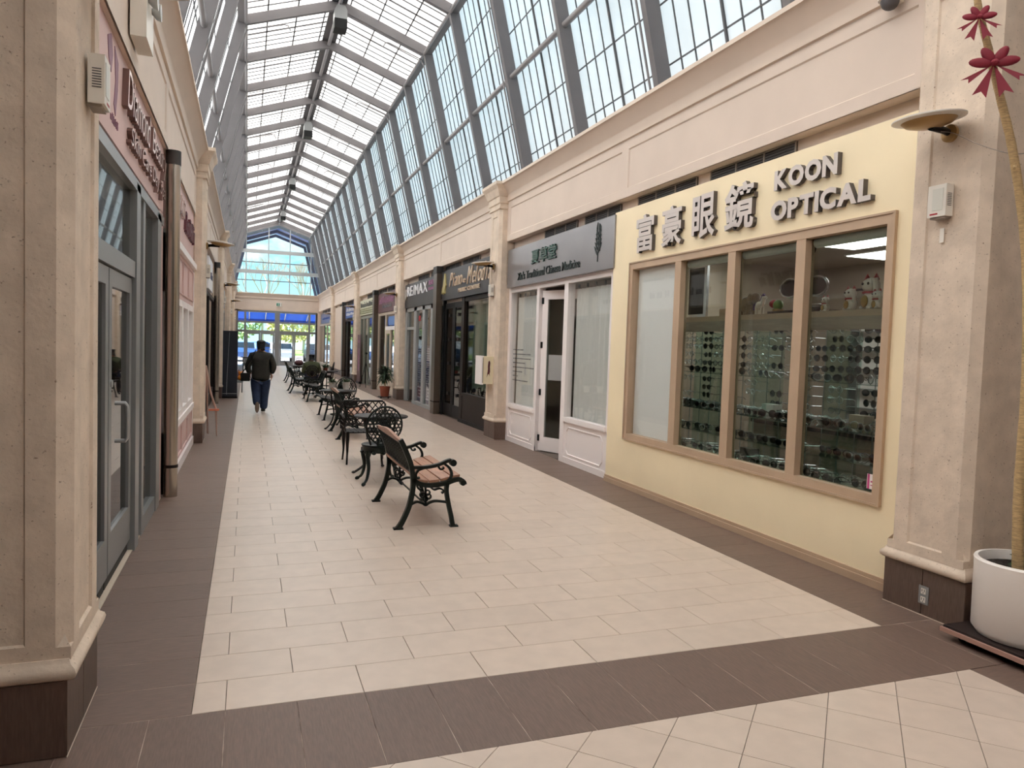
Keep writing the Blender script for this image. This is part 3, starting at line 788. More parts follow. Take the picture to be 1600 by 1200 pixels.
EL = [('pair of black framed sunglasses in the display window','dark sunglasses on the shop shelves'),('pair of brown round sunglasses in the display window','brown sunglasses on the shop shelves'),('pair of thin silver eyeglasses with clear lenses in the display window','silver eyeglasses on the shop shelves'),('pair of black eyeglasses with clear lenses in the display window','clear eyeglasses on the shop shelves'),('pair of silver rimmed sunglasses in the display window','silver sunglasses on the shop shelves')]
def spec(x, y, z, k, rz=None, sc=1.5, where='in the display window'):
    o = bpy.data.objects.new('eyeglasses',EYE[k]); COL.objects.link(o); o.location = (x,y,z+.022*sc*(1.15 if k in (1,2) else 1)); o.rotation_euler.z = -PI/2+random.uniform(-.35,.35) if rz is None else rz; o.scale = (sc,)*3
    tag(o,EL[k][0].replace('in the display window',where),'eyeglasses',EL[k][1].replace('on the shop shelves',where))
for z,n in ((1.45,17),(1.07,21),(.83,17),(.60,18)):
    for i in range(n):
        y = .66+(i+.5)*(3.4/n)+random.uniform(-.03,.03)
        spec(4.80+random.uniform(-.03,.08),y,z,random.choice((0,0,0,1,2,4)),where={1.45:'on the top glass shelf',1.07:'at the front of the middle glass shelf',.83:'on the lowest glass shelf',.60:'at the front of the wooden deck'}[z])
for z,n in ((1.07,24),(.60,18)):
    for i in range(n): spec(4.97+random.uniform(-.03,.04),.70+(i+.5)*(3.4/n),z,random.choice((2,2,4,2)),where='at the back of the middle glass shelf' if z > 1 else 'at the back of the wooden deck')
for i in range(18):
    y = .68+i*.19
    for z in (1.18,1.27,1.36,1.54,1.63,1.72,1.80,1.88) if i%2 else (1.54,1.63,1.72,1.80):
        if random.random() < .85: spec(5.03,y,z-.02,random.choice((2,3,2,2,1) if i%3 else (0,0,1)),-PI/2+random.uniform(-.2,.2),1.3,'on the upper rods of the case' if z > 1.5 else 'on the lower rods of the case')
lp = MB()
for i,(a,b,c_,d_) in enumerate(((5.85,6.45,1.75,2.95),(6.75,7.35,2.2,3.4),(5.3,5.9,3.3,4.5))):
    q = thing('ceiling_light',['bright ceiling light panel just inside the display window','bright ceiling light panel deeper in the optical shop','ceiling light panel near the white blind in the optical shop'][i],'light',((a+b)/2,(c_+d_)/2,2.83),'optical shop ceiling lights')
    MB().box(a,b,c_,d_,2.842,2.86).build('frame','white_paint',q); MB().box(a+.02,b-.02,c_+.02,d_-.02,2.836,2.842).build('diffuser','lamp_white',q)
for i,y in enumerate((1.0,2.0)):
    sp = thing('spot_light',['black spotlight hanging inside the near end of the display window','black spotlight hanging further along inside the display window'][i],'light',(4.95,y,2.5))
    MB().tube([(4.95,y,2.86),(4.95,y,2.66)],.012,6).build('stem','black',sp); MB().tube([(4.95,y+.05,2.68),(4.95,y-.07,2.60)],[.05,.055],12).build('lamp_head','black',sp,smooth=True)
# counters, boxes and wall display inside
cc = thing('counter','dark glass topped counter inside the optical shop','counter',(6.0,2.3,0)); MB().box(5.75,6.25,.8,3.6,0,.88).build('body','wood_grey',cc); MB().box(5.72,6.28,.78,3.62,.88,.92).build('counter_top','black_gloss',cc)
wd_ = thing('wall_display','tall white eyewear wall rack at the back of the optical shop','shelf',(7.55,2.3,.4))
MB().box(7.55,7.63,.9,3.9,.5,2.1).build('back_panel','white_paint',wd_)
for i in range(7): MB().box(7.40,7.55,.9,3.9,.55+i*.24,.56+i*.24).build('shelf','alu',wd_)
for i in range(6): MB().box(7.42,7.55,.9+i*.6,.92+i*.6,.5,2.1).build('upright','steel_dark',wd_)
bxn = thing('eyewear_box','brown box with gold letters lying in the lower corner of the display window','box',(4.84,.86,.60)); M('box_brown',S(44,30,18),.5); M('gold',S(196,160,84),.35,.7)
MB().box(4.80,4.98,.62,1.02,.602,.76).build('carton','box_brown',bxn); lettering(bxn,'GUCCI',1,4.80,1.0,.64,.66,.715,'gold',.002)
for i,(y,z,c_) in enumerate(((2.3,1.073,'white_paint'),(2.6,.603,'box_brown'),(1.2,1.073,'wood_pale'))):
    tag(MB().box(4.93,5.04,y,y+.16,z,z+.11).build('box',c_),['white carton standing on the middle glass shelf','dark carton on the deck of the eyewear case','tan carton on the middle glass shelf near the counter end'][i],'box')
# ornaments on top of the case
TOPZ = 2.04
M('cat_white',S(236,226,218),.35); M('cat_gold',S(176,140,80),.4); M('red',S(176,34,40),.5); M('elephant',S(128,104,80),.6,noise=(20,.3)); M('purple',S(88,62,120),.5); M('lion_green',S(120,150,70),.5)
def cat(x, y, h, label):
    t = thing('cat_figurine',label,'figurine',(x,y,TOPZ),'white lucky cat figurines on the display case'); k = h/.30
    R = lambda *a: (x+a[0]*k,y+a[1]*k,TOPZ+a[2]*k)
    b = MB(); b.ell(R(0,0,.075),(.07*k,.075*k,.08*k),12,8); b.build('body','cat_white',t,smooth=True)
    b = MB(); b.ell(R(-.01,0,.20),(.065*k,.075*k,.062*k),12,8); b.build('head','cat_white',t,smooth=True)
    for sg in (-1,1): MB().lathe([(.026*k,0),(.014*k,.03*k),(0,.055*k)],8,R(-.005,.045*sg,.243)).build('ear','red',t)
    for sg in (-1,1): MB().ell(R(-.07,.028*sg,.21),(.006*k,.012*k,.012*k),8,6).build('eye','black',t)
    MB().tube([R(-.02,-.07,.10),R(-.05,-.09,.17),R(-.06,-.085,.25)],[.022*k,.022*k,.026*k],8).build('raised_paw','cat_white',t,smooth=True)
    for sg in (-1,1): MB().ell(R(-.05,.035*sg,.02),(.03*k,.022*k,.02*k),8,6).build('foot','cat_white',t,smooth=True)
    MB().tube([R(-.01+.055*math.cos(q*PI/6),.06*math.sin(q*PI/6),.142) for q in range(12)],.008*k,6,closed=True).build('collar','red',t)
    MB().ell(R(-.072,0,.07),(.014*k,.035*k,.05*k),10,6).build('gold_coin','cat_gold',t,smooth=True)
cat(4.92,1.19,.30,'tall white lucky cat figurine at the near end of the display case top'); cat(4.88,1.36,.21,'middle sized white lucky cat beside the tall cat'); cat(4.86,1.07,.17,'small white lucky cat on the column side of the tall cat'); cat(4.88,1.64,.15,'small white lucky cat beside the giant sunglasses')
t = thing('elephant_figurine','carved brown elephant figurine on the display case top','figurine',(4.92,2.740,TOPZ))
b = MB(); b.ell((4.92,2.740,TOPZ+.11),(.07,.11,.085),12,8)
for dy in (-.06,.06):
    for dx in (-.035,.035): b.tube([(4.92+dx,2.740+dy,TOPZ),(4.92+dx,2.740+dy,TOPZ+.09)],.026,8)
b.build('body','elephant',t,smooth=True); MB().ell((4.92,2.620,TOPZ+.16),(.06,.055,.065),10,8).build('head','elephant',t,smooth=True)
for sg in (-1,1): MB().ell((4.92+.06*sg,2.635,TOPZ+.16),(.012,.04,.055),8,6).build('ear','elephant',t,smooth=True)
MB().tube([(4.92,2.580,TOPZ+.15),(4.92,2.545,TOPZ+.10),(4.92,2.530,TOPZ+.04),(4.92,2.510,TOPZ+.03)],[.025,.02,.014,.011],8).build('trunk','elephant',t,smooth=True)
t = thing('horse_figurine','small white horse figurine with purple mane on the display case top','figurine',(4.9,2.530,TOPZ))
b = MB(); b.ell((4.9,2.530,TOPZ+.10),(.03,.055,.035),10,7)
for dy in (-.035,.035):
    for dx in (-.016,.016): b.tube([(4.9+dx,2.530+dy,TOPZ),(4.9+dx,2.530+dy,TOPZ+.09)],.010,6)
b.tube([(4.9,2.490,TOPZ+.11),(4.9,2.470,TOPZ+.17),(4.9,2.435,TOPZ+.165)],[.025,.022,.015],8); b.build('body','cat_white',t,smooth=True)
MB().tube([(4.9,2.510,TOPZ+.14),(4.9,2.485,TOPZ+.185),(4.9,2.465,TOPZ+.20)],.014,6).build('mane','purple',t); MB().tube([(4.9,2.580,TOPZ+.12),(4.9,2.610,TOPZ+.10),(4.9,2.615,TOPZ+.05)],.012,6).build('tail','purple',t)
t = thing('lion_figurine','small green and red lion dance figurine beside the giant sunglasses','figurine',(4.88,2.240,TOPZ+.03))
MB().ell((4.88,2.240,TOPZ+.085),(.045,.055,.05),10,7).build('head','lion_green',t,smooth=True); MB().ell((4.88,2.300,TOPZ+.10),(.04,.05,.04),10,7).build('plume','red',t,smooth=True); MB().box(4.85,4.92,2.210,2.280,TOPZ+.028,TOPZ+.05).build('base','cat_gold',t)
t = thing('giant_sunglasses','oversized dark sunglasses display model on a black tray','display model',(4.95,2.040,TOPZ))
MB().box(4.84,5.10,1.670,2.340,TOPZ,TOPZ+.028).build('tray','black_gloss',t)
for sg in (-1,1):
    cy = 1.990+.17*sg; ring = [(4.94,cy+.13*math.cos(q*PI/8),TOPZ+.24+.085*math.sin(q*PI/8)) for q in range(16)]
    MB().tube(ring,.012,8,closed=True).build('rim','frame_silver',t,smooth=True); MB().add(ring,[tuple(range(16))]).build('lens','lens_solid',t)
MB().tube([(4.94,1.930,TOPZ+.26),(4.935,1.990,TOPZ+.28),(4.94,2.050,TOPZ+.26)],.012,6).build('bridge','frame_silver',t)
MB().tube([(4.95,1.990,TOPZ+.02),(4.945,1.990,TOPZ+.26)],.014,6).build('stand','frame_silver',t); MB().ell((4.96,1.870,TOPZ+.055),(.06,.16,.035),12,6).build('case_lid','frame_silver',t,smooth=True)
t = thing('picture_frame','ornate silver framed certificate standing at the blind end of the case','picture',(5.0,3.730,TOPZ))
fr = MB(); fr.box(4.98,5.01,3.540,3.590,TOPZ,TOPZ+.62); fr.box(4.98,5.01,3.880,3.930,TOPZ,TOPZ+.62); fr.box(4.98,5.01,3.590,3.880,TOPZ,TOPZ+.05); fr.box(4.98,5.01,3.590,3.880,TOPZ+.57,TOPZ+.62); fr.build('frame','frame_silver',t)
MB().box(4.99,5.0,3.590,3.880,TOPZ+.05,TOPZ+.57).build('picture','interior_dark',t)
t = thing('photo_frame','thin dark photo frame leaning behind the lucky cats','picture',(5.05,1.0,TOPZ)); MB().box(5.06,5.08,1.33,1.61,TOPZ,TOPZ+.20).build('frame','black',t); MB().box(5.055,5.06,1.35,1.59,TOPZ+.02,TOPZ+.18).build('photo','wood_grey',t)
tag(MB().box(5.06,5.12,3.25,3.40,TOPZ,TOPZ+.1).box(5.05,5.12,2.95,3.22,TOPZ,TOPZ+.06).build('keepsake_box','wood_pale'),'low tan keepsake boxes stacked behind the elephant figurine','box')

# ------------------------------------------------------------------ medicine shop front (white joinery, grey sign)
M('sign_grey',S(150,148,150),.32,.65,noise=(1.2,.1)); M('green_dark',S(40,76,66),.4); M('green_black',S(34,46,44),.5)
xs_ = thing('shop_sign','brushed grey metal sign with green Chinese characters and a dark herb emblem','sign',(4.5,6.8,2.68))
MB().box(4.48,4.60,4.82,8.78,2.68,3.335).build('board','sign_grey',xs_)
lettering(xs_,'夏草堂',1,4.48,7.62,6.62,2.985,3.205,'green_dark',.02,bold=.02,split=True)
lettering(xs_,"Xia's Traditional Chinese Medicine",1,4.48,8.25,5.80,2.775,2.905,'green_black',.012,bold=.006)
hb = MB()
def leaf(y, z, a, l):
    c, s = math.cos(a), math.sin(a); w_ = l*.17
    P = [(0,0),(l*.35,w_*.5),(l*.7,w_*.42),(l,0),(l*.7,-w_*.42),(l*.35,-w_*.5)]
    hb.prism([(y+p*c-q*s,z+p*s+q*c) for p,q in P],'x',4.472,4.48)
hb.prism([(5.262,2.80),(5.27,2.80),(5.245,3.22),(5.24,3.22)],'x',4.472,4.48)
for i in range(5):
    z = 2.87+i*.066; y = 5.262-i*.003
    leaf(y,z,math.radians(52),.17-.016*i); leaf(y,z+.03,math.radians(126),.17-.016*i); leaf(y-.06,z+.06,math.radians(75),.09); leaf(y+.06,z+.09,math.radians(108),.09)
leaf(5.243,3.19,math.radians(92),.10)
hb.build('herb_emblem','green_black',xs_)
fx = 4.565
xf_ = thing('window_3','white panelled shop front with two curtained windows either side of a door','window',(fx,6.9,0),kind='structure')
def wb(name, y0, y1, z0, z1, t0=0.0, t1=.10, mat='white_paint', par=xf_): return MB().box(fx+t0,fx+t1,y0,y1,z0,z1).build(name,mat,par)
for a,b in ((8.74,8.86),(7.44,7.54),(6.32,6.46),(4.88,5.0)): wb('post',a,b,0,2.68,-.01)
wb('head_rail',4.88,8.86,2.60,2.68,-.012)
for a,b in ((7.54,8.74),(5.0,6.32)):
    MB().box(fx-.035,fx+.09,a-.02,b+.02,.60,.665).build('sill','white_paint',xf_)
    mb = MB(); W_ = b-a
    mb.panel((fx,b,.0),(0,-1,0),(0,0,1),W_,.60,[(.0001,W_-.0001,.0001,.09)],.0); 
    pn = wb('base_panel',a,b,0,.60,.005,.06)
    m2 = MB(); i_ = .09; y0, y1, z0, z1 = a+i_, b-i_, .13, .52; cc_ = .06
    P = [(y0+cc_,z0),(y1-cc_,z0),(y1,z0+cc_),(y1,z1-cc_),(y1-cc_,z1),(y0+cc_,z1),(y0,z1-cc_),(y0,z0+cc_)]
    m2.tube([(fx+.003,p[0],p[1]) for p in P],.012,6,closed=True); m2.build('panel_moulding','white_paint',pn)
    MB().box(fx-.012,fx+.01,a-.1,b+.1,0,.085).build('skirting','white_paint',xf_)
    MB().box(fx+.03,fx+.036,a,b,.66,2.60).build('pane','glass',xf_)
    cu = MB(); n_ = 70; R_ = []
    for i in range(n_+1):
        u = i/n_; y = a+.02+(b-a-.04)*u; R_.append((fx+.13+.018*math.sin(u*62+1.2*math.sin(u*9)),y))
    cu.add([(x,y,.62) for x,y in R_]+[(x,y,2.52) for x,y in R_],[(i,i+1,n_+2+i,n_+1+i) for i in range(n_)])
    tag(cu.build('curtain','sheer',None,smooth=True),f'pale green sheer curtain in the {"far" if a > 7 else "near"} window of the white shop front','curtain')
    for i in range(5):
        y = a+.12+(b-a-.24)*i/4
        MB().box(fx+.10,fx+.12,y-.012,y+.012,2.53,2.58).build('curtain_clip','black',xf_)
xd = thing('door_2','white half open glazed door of the medicine shop','door',(fx,7.4,0),kind='structure')
dm = Matrix.Translation((fx+.06,7.42,0)) @ Matrix.Rotation(math.radians(24),4,'Z')
def dbox(name, a, b, z0, z1, t0, t1, mat, par=xd): 
    return MB().box(t0,t1,-b,-a,z0,z1).xf(dm).build(name,mat,par)
for n_,a,b,z0,z1 in (('stile',0,.12,.02,2.56),('stile',.80,.92,.02,2.56),('rail',.12,.80,.02,.24),('rail',.12,.80,2.42,2.56)): dbox(n_,a,b,z0,z1,-.02,.02,'white_paint')
dbox('pane',.12,.80,.24,2.42,-.004,.004,'glass_grey'); dbox('notice',.16,.55,1.15,1.55,-.008,-.005,'alu_light')
for z in (.22,.95,1.70,2.40): dbox('hinge',-.01,.03,z-.05,z+.05,-.03,.0,'black')
tx = thing('window_lettering','small dark opening hours lettering on the far window of the white shop front','lettering',(fx+.028,8.3,1.1))
for i,(l_,e_) in enumerate(((8.66,8.2),(8.66,7.85),(8.66,7.85),(8.66,8.1),(8.66,7.66),(8.66,8.24),(8.66,8.42),(8.66,7.95))):
    m_ = MB(); y = l_; z = 1.60-i*.075
    while y > e_:
        q = random.uniform(.02,.06); m_.box(fx+.0285,fx+.0295,y-q,y,z,z+.018); y -= q+.02
    m_.build('text_line','steel_dark',tx)

# ------------------------------------------------------------------ music shop front (black sign, gold letters)
gx = 4.56
M('sign_black',S(46,44,46),.4,noise=(4,.1)); M('gold_letter',S(236,212,186),.35,.4); M('gold_logo',S(214,200,140),.3,.6); M('lace',S(150,160,148),.9)
ms = thing('shop_sign','black sign with gold script letters and bird emblem over the music shop','sign',(gx,11.8,2.68)); MB().box(gx-.06,gx+.05,9.45,13.5,2.69,3.36).build('board','sign_black',ms)
mp = gx-.06
lettering(ms,'Piano',1,mp,12.75,11.72,2.96,3.27,'gold_letter',.02,bold=-.012,shear=.45,split=True,gap=.03)
lettering(ms,'e',1,mp,11.62,11.45,2.98,3.07,'gold_letter',.03,shear=.35)
lettering(ms,'Melodia',1,mp,11.35,9.72,2.93,3.29,'gold_letter',.02,bold=-.012,shear=.45,split=True,gap=.03)
lettering(ms,'MUSIC CENTRE',1,mp,12.0,10.45,2.80,2.885,'gold_letter',.02,bold=.01)
em = MB(); em.prism([(13.16,3.30),(13.12,3.20),(13.1,3.10),(13.06,3.02),(13.14,2.92),(13.12,2.84),(13.2,2.88),(13.26,2.82),(13.3,2.9),(13.4,2.84),(13.36,2.96),(13.28,3.02),(13.24,3.12),(13.2,3.22)],'x',mp-.03,mp); em.build('bird_emblem','gold_logo',ms)
mw = thing('window_4','dark brown framed music shop window with grey lace curtain','window',(gx,10.8,0),kind='structure')
for a,b in ((9.43,9.52),(11.70,11.90)): MB().box(gx-.01,gx+.1,a,b,0,2.69).build('post','dark_brown',mw)
MB().box(gx,gx+.1,9.52,11.70,2.60,2.69).build('head_rail','dark_brown',mw); MB().box(gx,gx+.1,9.52,11.70,.08,.60).build('base_panel','dark_brown',mw); MB().box(gx-.02,gx+.1,9.5,11.72,.58,.64).build('sill','dark_brown',mw); MB().box(gx-.03,gx+.1,9.45,11.9,0,.08).build('skirting','black',mw)
MB().box(gx+.04,gx+.05,9.52,11.70,.64,2.60).build('pane','glass_grey',mw)
cu = MB(); n_ = 60; R_ = [(gx+.22+.03*math.sin(i*.9),9.54+2.14*i/n_) for i in range(n_+1)]
cu.add([(x,y,.68+.10*abs(math.sin(i*.31))) for i,(x,y) in enumerate(R_)]+[(x,y,2.58) for x,y in R_],[(i,i+1,n_+2+i,n_+1+i) for i in range(n_)])
tag(cu.build('lace_curtain','lace',None,smooth=True),'grey lace curtain with scalloped hem in the music shop window','curtain')
md = thing('door_3','black folding doors of the music shop with lever plates','door',(gx,12.7,0),kind='structure')
MB().box(gx-.01,gx+.08,13.42,13.5,0,2.69).build('jamb','black',md)
for i in range(2):
    a = 11.9+i*.76
    lf = MB(); lf.box(gx+.03,gx+.07,a+.01,a+.11,.03,2.62); lf.box(gx+.03,gx+.07,a+.65,a+.75,.03,2.62); lf.box(gx+.03,gx+.07,a+.11,a+.65,.03,.3); lf.box(gx+.03,gx+.07,a+.11,a+.65,2.5,2.62); lf = lf.build('door_leaf','black',md)
    MB().box(gx+.045,gx+.052,a+.11,a+.65,.3,2.5).build('pane','glass_dark',lf)
    for z in (.5,1.2,1.75,2.3): MB().box(gx+.02,gx+.03,a+.3,a+.42,z,z+.07).build('plate','dark_brown',lf)
# rain water pipes at the middle of the bays
M('polished',S(178,168,156),.22,.9); M('downpipe',S(104,92,82),.35,.5); M('downpipe_cap',S(50,46,44),.5)
def downpipe(s, y, label, w=.16, rnd_=False):
    t = thing('downpipe',label,'pipe',(X(s,2.49),y,0),'rain water pipes')
    if rnd_:
        MB().lathe([(.068,0),(.068,3.38)],20,(X(s,2.475),y,0)).build('shaft','polished',t,smooth=True); MB().lathe([(.073,3.36),(.073,3.5)],20,(X(s,2.475),y,0)).build('cap','downpipe_cap',t,smooth=True)
        MB().lathe([(.073,.30),(.073,.33)],20,(X(s,2.475),y,0)).build('band','dark_brown',t,smooth=True)
    else:
        MB().box(*bx(s,2.43,2.58),y-w,y+w,0,3.35).build('shaft','downpipe',t); MB().box(*bx(s,2.42,2.58),y-w-.01,y+w+.01,3.33,3.5).build('cap','downpipe_cap',t); MB().box(*bx(s,2.424,2.58),y-w-.005,y+w+.005,.28,.31).build('band','dark_brown',t)
downpipe(1,13.70,'brown square rain pipe between the gold-lettered music sign and the white-lettered sign'); downpipe(1,22.78,'brown square rain pipe between the maroon sign and the green sign'); downpipe(1,31.85,'far dark rain pipe beside the blue sign')
downpipe(-1,4.80,'polished steel rain pipe between the two pink shop fronts',rnd_=True); downpipe(-1,16.2,'grey rain pipe beside the white posters on the left wall',rnd_=True)

# ------------------------------------------------------------------ agency front (white letters, poster windows)
rs = thing('shop_sign','dark sign with large white block letters next to the square rain pipe','sign',(gx,15.9,2.67)); MB().box(gx-.05,gx+.05,14.0,17.8,2.67,3.34).build('board','sign_black',rs)
rp_ = gx-.05
M('sign_white',S(240,238,240),.4); M('sign_pink',S(170,120,150),.5)
lettering(rs,'RE/MAX',1,rp_,17.45,14.98,2.99,3.27,'sign_white',.02,bold=.0,split=True,gap=.10)
lettering(rs,'REALTY',1,rp_,14.8,14.1,3.15,3.26,'sign_pink',.02,bold=.01); lettering(rs,'SPECIALISTS',1,rp_,14.85,14.05,3.02,3.09,'sign_pink',.02)
lg = MB(); lg.lathe([(.0,0),(.15,0),(.15,.03),(0,.03)],20,(rp_-.03,17.62,3.05),ax='x'); lg.build('round_emblem','vent_frame',rs)
rw = thing('window_5','light grey framed agency front with three poster windows and a narrow door','window',(gx,15.9,0),kind='structure')
for a,b in ((17.62,17.86),(16.40,16.70),(15.40,15.66),(14.47,14.73),(13.9,14.06)): MB().box(gx-.01,gx+.08,a,b,0,2.68).build('pilaster','alu_light',rw)
MB().box(gx-.01,gx+.08,13.9,17.86,2.56,2.68).build('head_rail','alu_light',rw); MB().box(gx-.02,gx+.08,14.0,16.7,0,.09).build('base_rail','alu_light',rw); MB().box(gx,gx+.08,16.7,17.62,2.05,2.13).build('transom','alu_light',rw)
MB().box(gx+.05,gx+.06,16.72,17.60,.05,2.05).build('door_pane','glass_dark',rw); MB().box(gx+.05,gx+.06,16.72,17.60,2.13,2.56).build('pane','glass_grey',rw)
M('poster_blue',S(40,44,92),.4); M('poster_text',S(196,200,214),.4)
for i,(a,b) in enumerate(((15.66,16.40),(14.73,15.40),(14.06,14.47))):
    MB().box(gx+.03,gx+.036,a,b,.09,2.56).build('pane','glass',rw)
    p = thing('window_poster',['dark blue listing poster in the agency window nearest its door','dark blue listing poster in the middle agency window','narrow dark blue listing poster next to the square rain pipe'][i],'poster',(gx+.06,(a+b)/2,.12)); MB().box(gx+.055,gx+.06,a+.03,b-.03,.12,1.62).build('sheet','poster_blue',p)
    m_ = MB(); cols_ = max(3,int((b-a)/.09))
    for r in range(16):
        for c_ in range(cols_):
            y = a+.06+c_*(b-a-.1)/cols_; z = .62+r*.06
            if random.random() < .85: m_.box(gx+.052,gx+.0549,y,y+.05,z,z+.03)
    for r in range(4): m_.box(gx+.052,gx+.0549,a+.06,b-.06-random.uniform(0,.2),.2+r*.09,.235+r*.09)
    m_.build('print','poster_text',p)
tag(MB().box(gx+.022,gx+.028,16.05,16.25,2.28,2.42).build('flag_sticker','red'),'red sticker high on the agency window glass','sticker')
# ------------------------------------------------------------------ remaining right fronts
def front(s, ya, yb, name, label, frame, posts, base=.45, glassm='glass_dark', head=2.68, basem=None, sill=True, fx_=2.60):
    t = thing(name,label,'window',(X(s,fx_),(ya+yb)/2,0),kind='structure')
    ps = sorted(posts); w_ = .05
    for p in ps: MB().box(*bx(s,fx_-.01,fx_+.08),p-w_,p+w_,0,head).build('post',frame,t)
    MB().box(*bx(s,fx_-.008,fx_+.08),ya,yb,head-.09,head).build('head_rail',frame,t)
    for a,b in zip(ps,ps[1:]):
        MB().box(*bx(s,fx_+.03,fx_+.036),a+w_,b-w_,base,head-.09).build('pane',glassm,t)
        if base > .1: MB().box(*bx(s,fx_,fx_+.06),a+w_,b-w_,0,base).build('base_panel',basem or frame,t)
    if sill: MB().box(*bx(s,fx_-.02,fx_+.08),ya,yb,base-.03,base+.03).build('sill',frame,t)
    return t
def board(s, ya, yb, z0, z1, label, mat, d=2.56, th=.10):
    t = thing('shop_sign',label,'sign',(X(s,d),(ya+yb)/2,z0)); MB().box(*bx(s,d,d+th),ya,yb,z0,z1).build('board',mat,t); return t
M('maroon',S(96,56,62),.45,noise=(2,.2)); M('sign_blue',S(58,92,160),.4); M('sign_green',S(116,118,70),.5); M('sign_cream',S(206,204,180),.5); M('frame_cream',S(206,190,172),.5); M('grey_green',S(150,152,140),.5); M('sticker_blue',S(90,130,190),.4)
front(1,18.45,22.6,'window_6','cream framed shop front under the maroon sign','frame_cream',(18.5,19.5,21.15,22.55),base=.5)
sg = board(1,18.7,22.5,2.69,3.33,'maroon and purple sign board with faded script above the cream front','maroon'); scrawl(sg,1,X(1,2.56),22.2,19.6,2.98,3.22,'sign_pink',9,slant=.4,seed=3); scrawl(sg,1,X(1,2.56),21.6,19.9,2.83,2.93,'sign_grey',12,seed=4); 
tag(MB().box(gx-.004,gx+.02,19.62,20.6,2.24,2.52).build('window_sticker','sticker_blue'),'blue sticker on the glass above the cream shop door','sticker')
d6 = thing('door_4','cream door with long glass pane under the maroon sign','door',(gx,20.3,0),kind='structure')
MB().box(gx-.02,gx+.05,19.5,21.1,2.08,2.2).build('door_head','white_paint',d6); m_ = MB(); m_.box(gx-.015,gx+.03,20.2,20.34,0,2.08); m_.box(gx-.015,gx+.03,20.9,21.06,0,2.08); m_.box(gx-.015,gx+.03,20.34,20.9,0,.3); m_.box(gx-.015,gx+.03,20.34,20.9,1.96,2.08); m_.build('door_frame','frame_cream',d6); MB().box(gx,gx+.01,20.34,20.9,.3,1.96).build('pane','glass_grey',d6)
front(1,23.0,26.9,'window_7','pale green framed glass front under the green and cream sign','grey_green',(23.05,24.0,25.0,26.0,26.85),base=.06,glassm='glass',sill=False)
sg = board(1,23.0,26.9,2.72,3.31,'cream and olive sign board with raised border','sign_cream'); MB().box(X(1,2.56)-.012,X(1,2.56),23.1,26.8,2.78,2.97).build('lower_band','sign_green',sg); scrawl(sg,1,X(1,2.56),26.7,23.4,3.03,3.22,'sign_black',11,seed=5); scrawl(sg,1,X(1,2.56)-.012,26.6,23.4,2.88,2.94,'sign_cream',18,.008,seed=6); scrawl(sg,1,X(1,2.56)-.012,26.6,23.4,2.80,2.85,'sign_cream',18,.008,seed=7)
bn = thing('banner_stand','tall maroon roll up banner standing before the pale green glass front','banner',(4.45,26.35,0)); MB().box(4.42,4.44,25.9,26.75,.08,1.95).build('sheet','maroon',bn); MB().box(4.38,4.48,25.88,26.77,0,.08).build('base','black',bn); scrawl(bn,1,4.42,26.6,26.05,1.62,1.75,'sign_pink',3,.004,seed=8); scrawl(bn,1,4.42,26.5,26.15,.5,1.4,'sign_pink',3,.004,seed=9)
front(1,27.45,32.2,'window_8','dark brown open doorway under the blue sign','dark_brown',(27.5,29.2,30.9,32.1),base=.06,sill=False)
sg = board(1,27.9,31.6,2.72,3.30,'blue sign board with white script above the dark doorway','sign_blue'); scrawl(sg,1,X(1,2.56),31.3,28.4,3.02,3.20,'sign_white',8,slant=.4,seed=10); scrawl(sg,1,X(1,2.56),31.3,28.3,2.84,2.96,'sign_white',10,seed=11)
wp = thing('wall_beige_front','plain beige panelled front between the blue sign and the fourth pilaster','wall',(gx,34.1,0),kind='structure'); MB().box(gx-.04,gx+.1,32.2,36.0,0,3.38).build('panel','paint_beige',wp); MB().box(gx-.055,gx-.04,32.2,36,0,.25).build('skirting','plinth_tile',wp)
front(1,36.6,44.8,'window_9','last pale framed shop front beside the end wall','frame_cream',(36.65,38.5,40.4,42.6,44.75),base=.3)
sg = board(1,37.6,43.6,2.70,3.30,'grey illuminated sign board on the last front','sign_grey'); scrawl(sg,1,X(1,2.56),42.8,38.6,2.92,3.05,'sign_blue',9,seed=12)
# ------------------------------------------------------------------ left fronts
lx = -.60
M('pink',S(214,182,176),.6,noise=(2,.05)); M('rose_metal',S(200,172,162),.28,.6); M('rose_side',S(112,80,72),.5); M('logo_purple',S(134,84,104),.5); M('dark_red',S(92,36,46),.4)
ls = thing('shop_sign','pale pink sign with raised metal script over the grey glazed door','sign',(lx,3.0,2.86)); MB().box(lx-.08,lx,.42,4.72,2.85,3.52).build('board','pink',ls)
lettering(ls,'Diamond',-1,lx,2.15,3.35,3.16,3.42,'rose_metal',.04,bold=-.004,shear=.2,split=True,side_mat='rose_side',gap=.04)
lettering(ls,'Beauty',-1,lx,3.5,4.6,3.12,3.40,'rose_metal',.04,bold=-.004,shear=.2,split=True,side_mat='rose_side',gap=.04)
lettering(ls,'Skin Care Day Spa',-1,lx,2.35,4.55,2.92,3.09,'rose_metal',.035,bold=-.004,shear=.2,split=True,side_mat='rose_side',gap=.04)
lo = MB(); lo.prism([(1.62,3.42),(1.74,3.47),(1.80,3.36),(1.74,3.24),(1.66,3.30)],'x',lx,lx+.004); lo.prism([(1.86,3.44),(2.0,3.38),(1.98,3.2),(1.9,3.02),(1.84,3.08),(1.9,3.24)],'x',lx,lx+.004); lo.build('flower_emblem','logo_purple',ls)
scrawl(ls,-1,lx,1.72,2.02,2.95,3.01,'logo_purple',5,.004,seed=13)
ld = thing('door_5','grey aluminium double glazed doors with pull handle in the pink front','door',(lx,2.2,0),kind='structure')
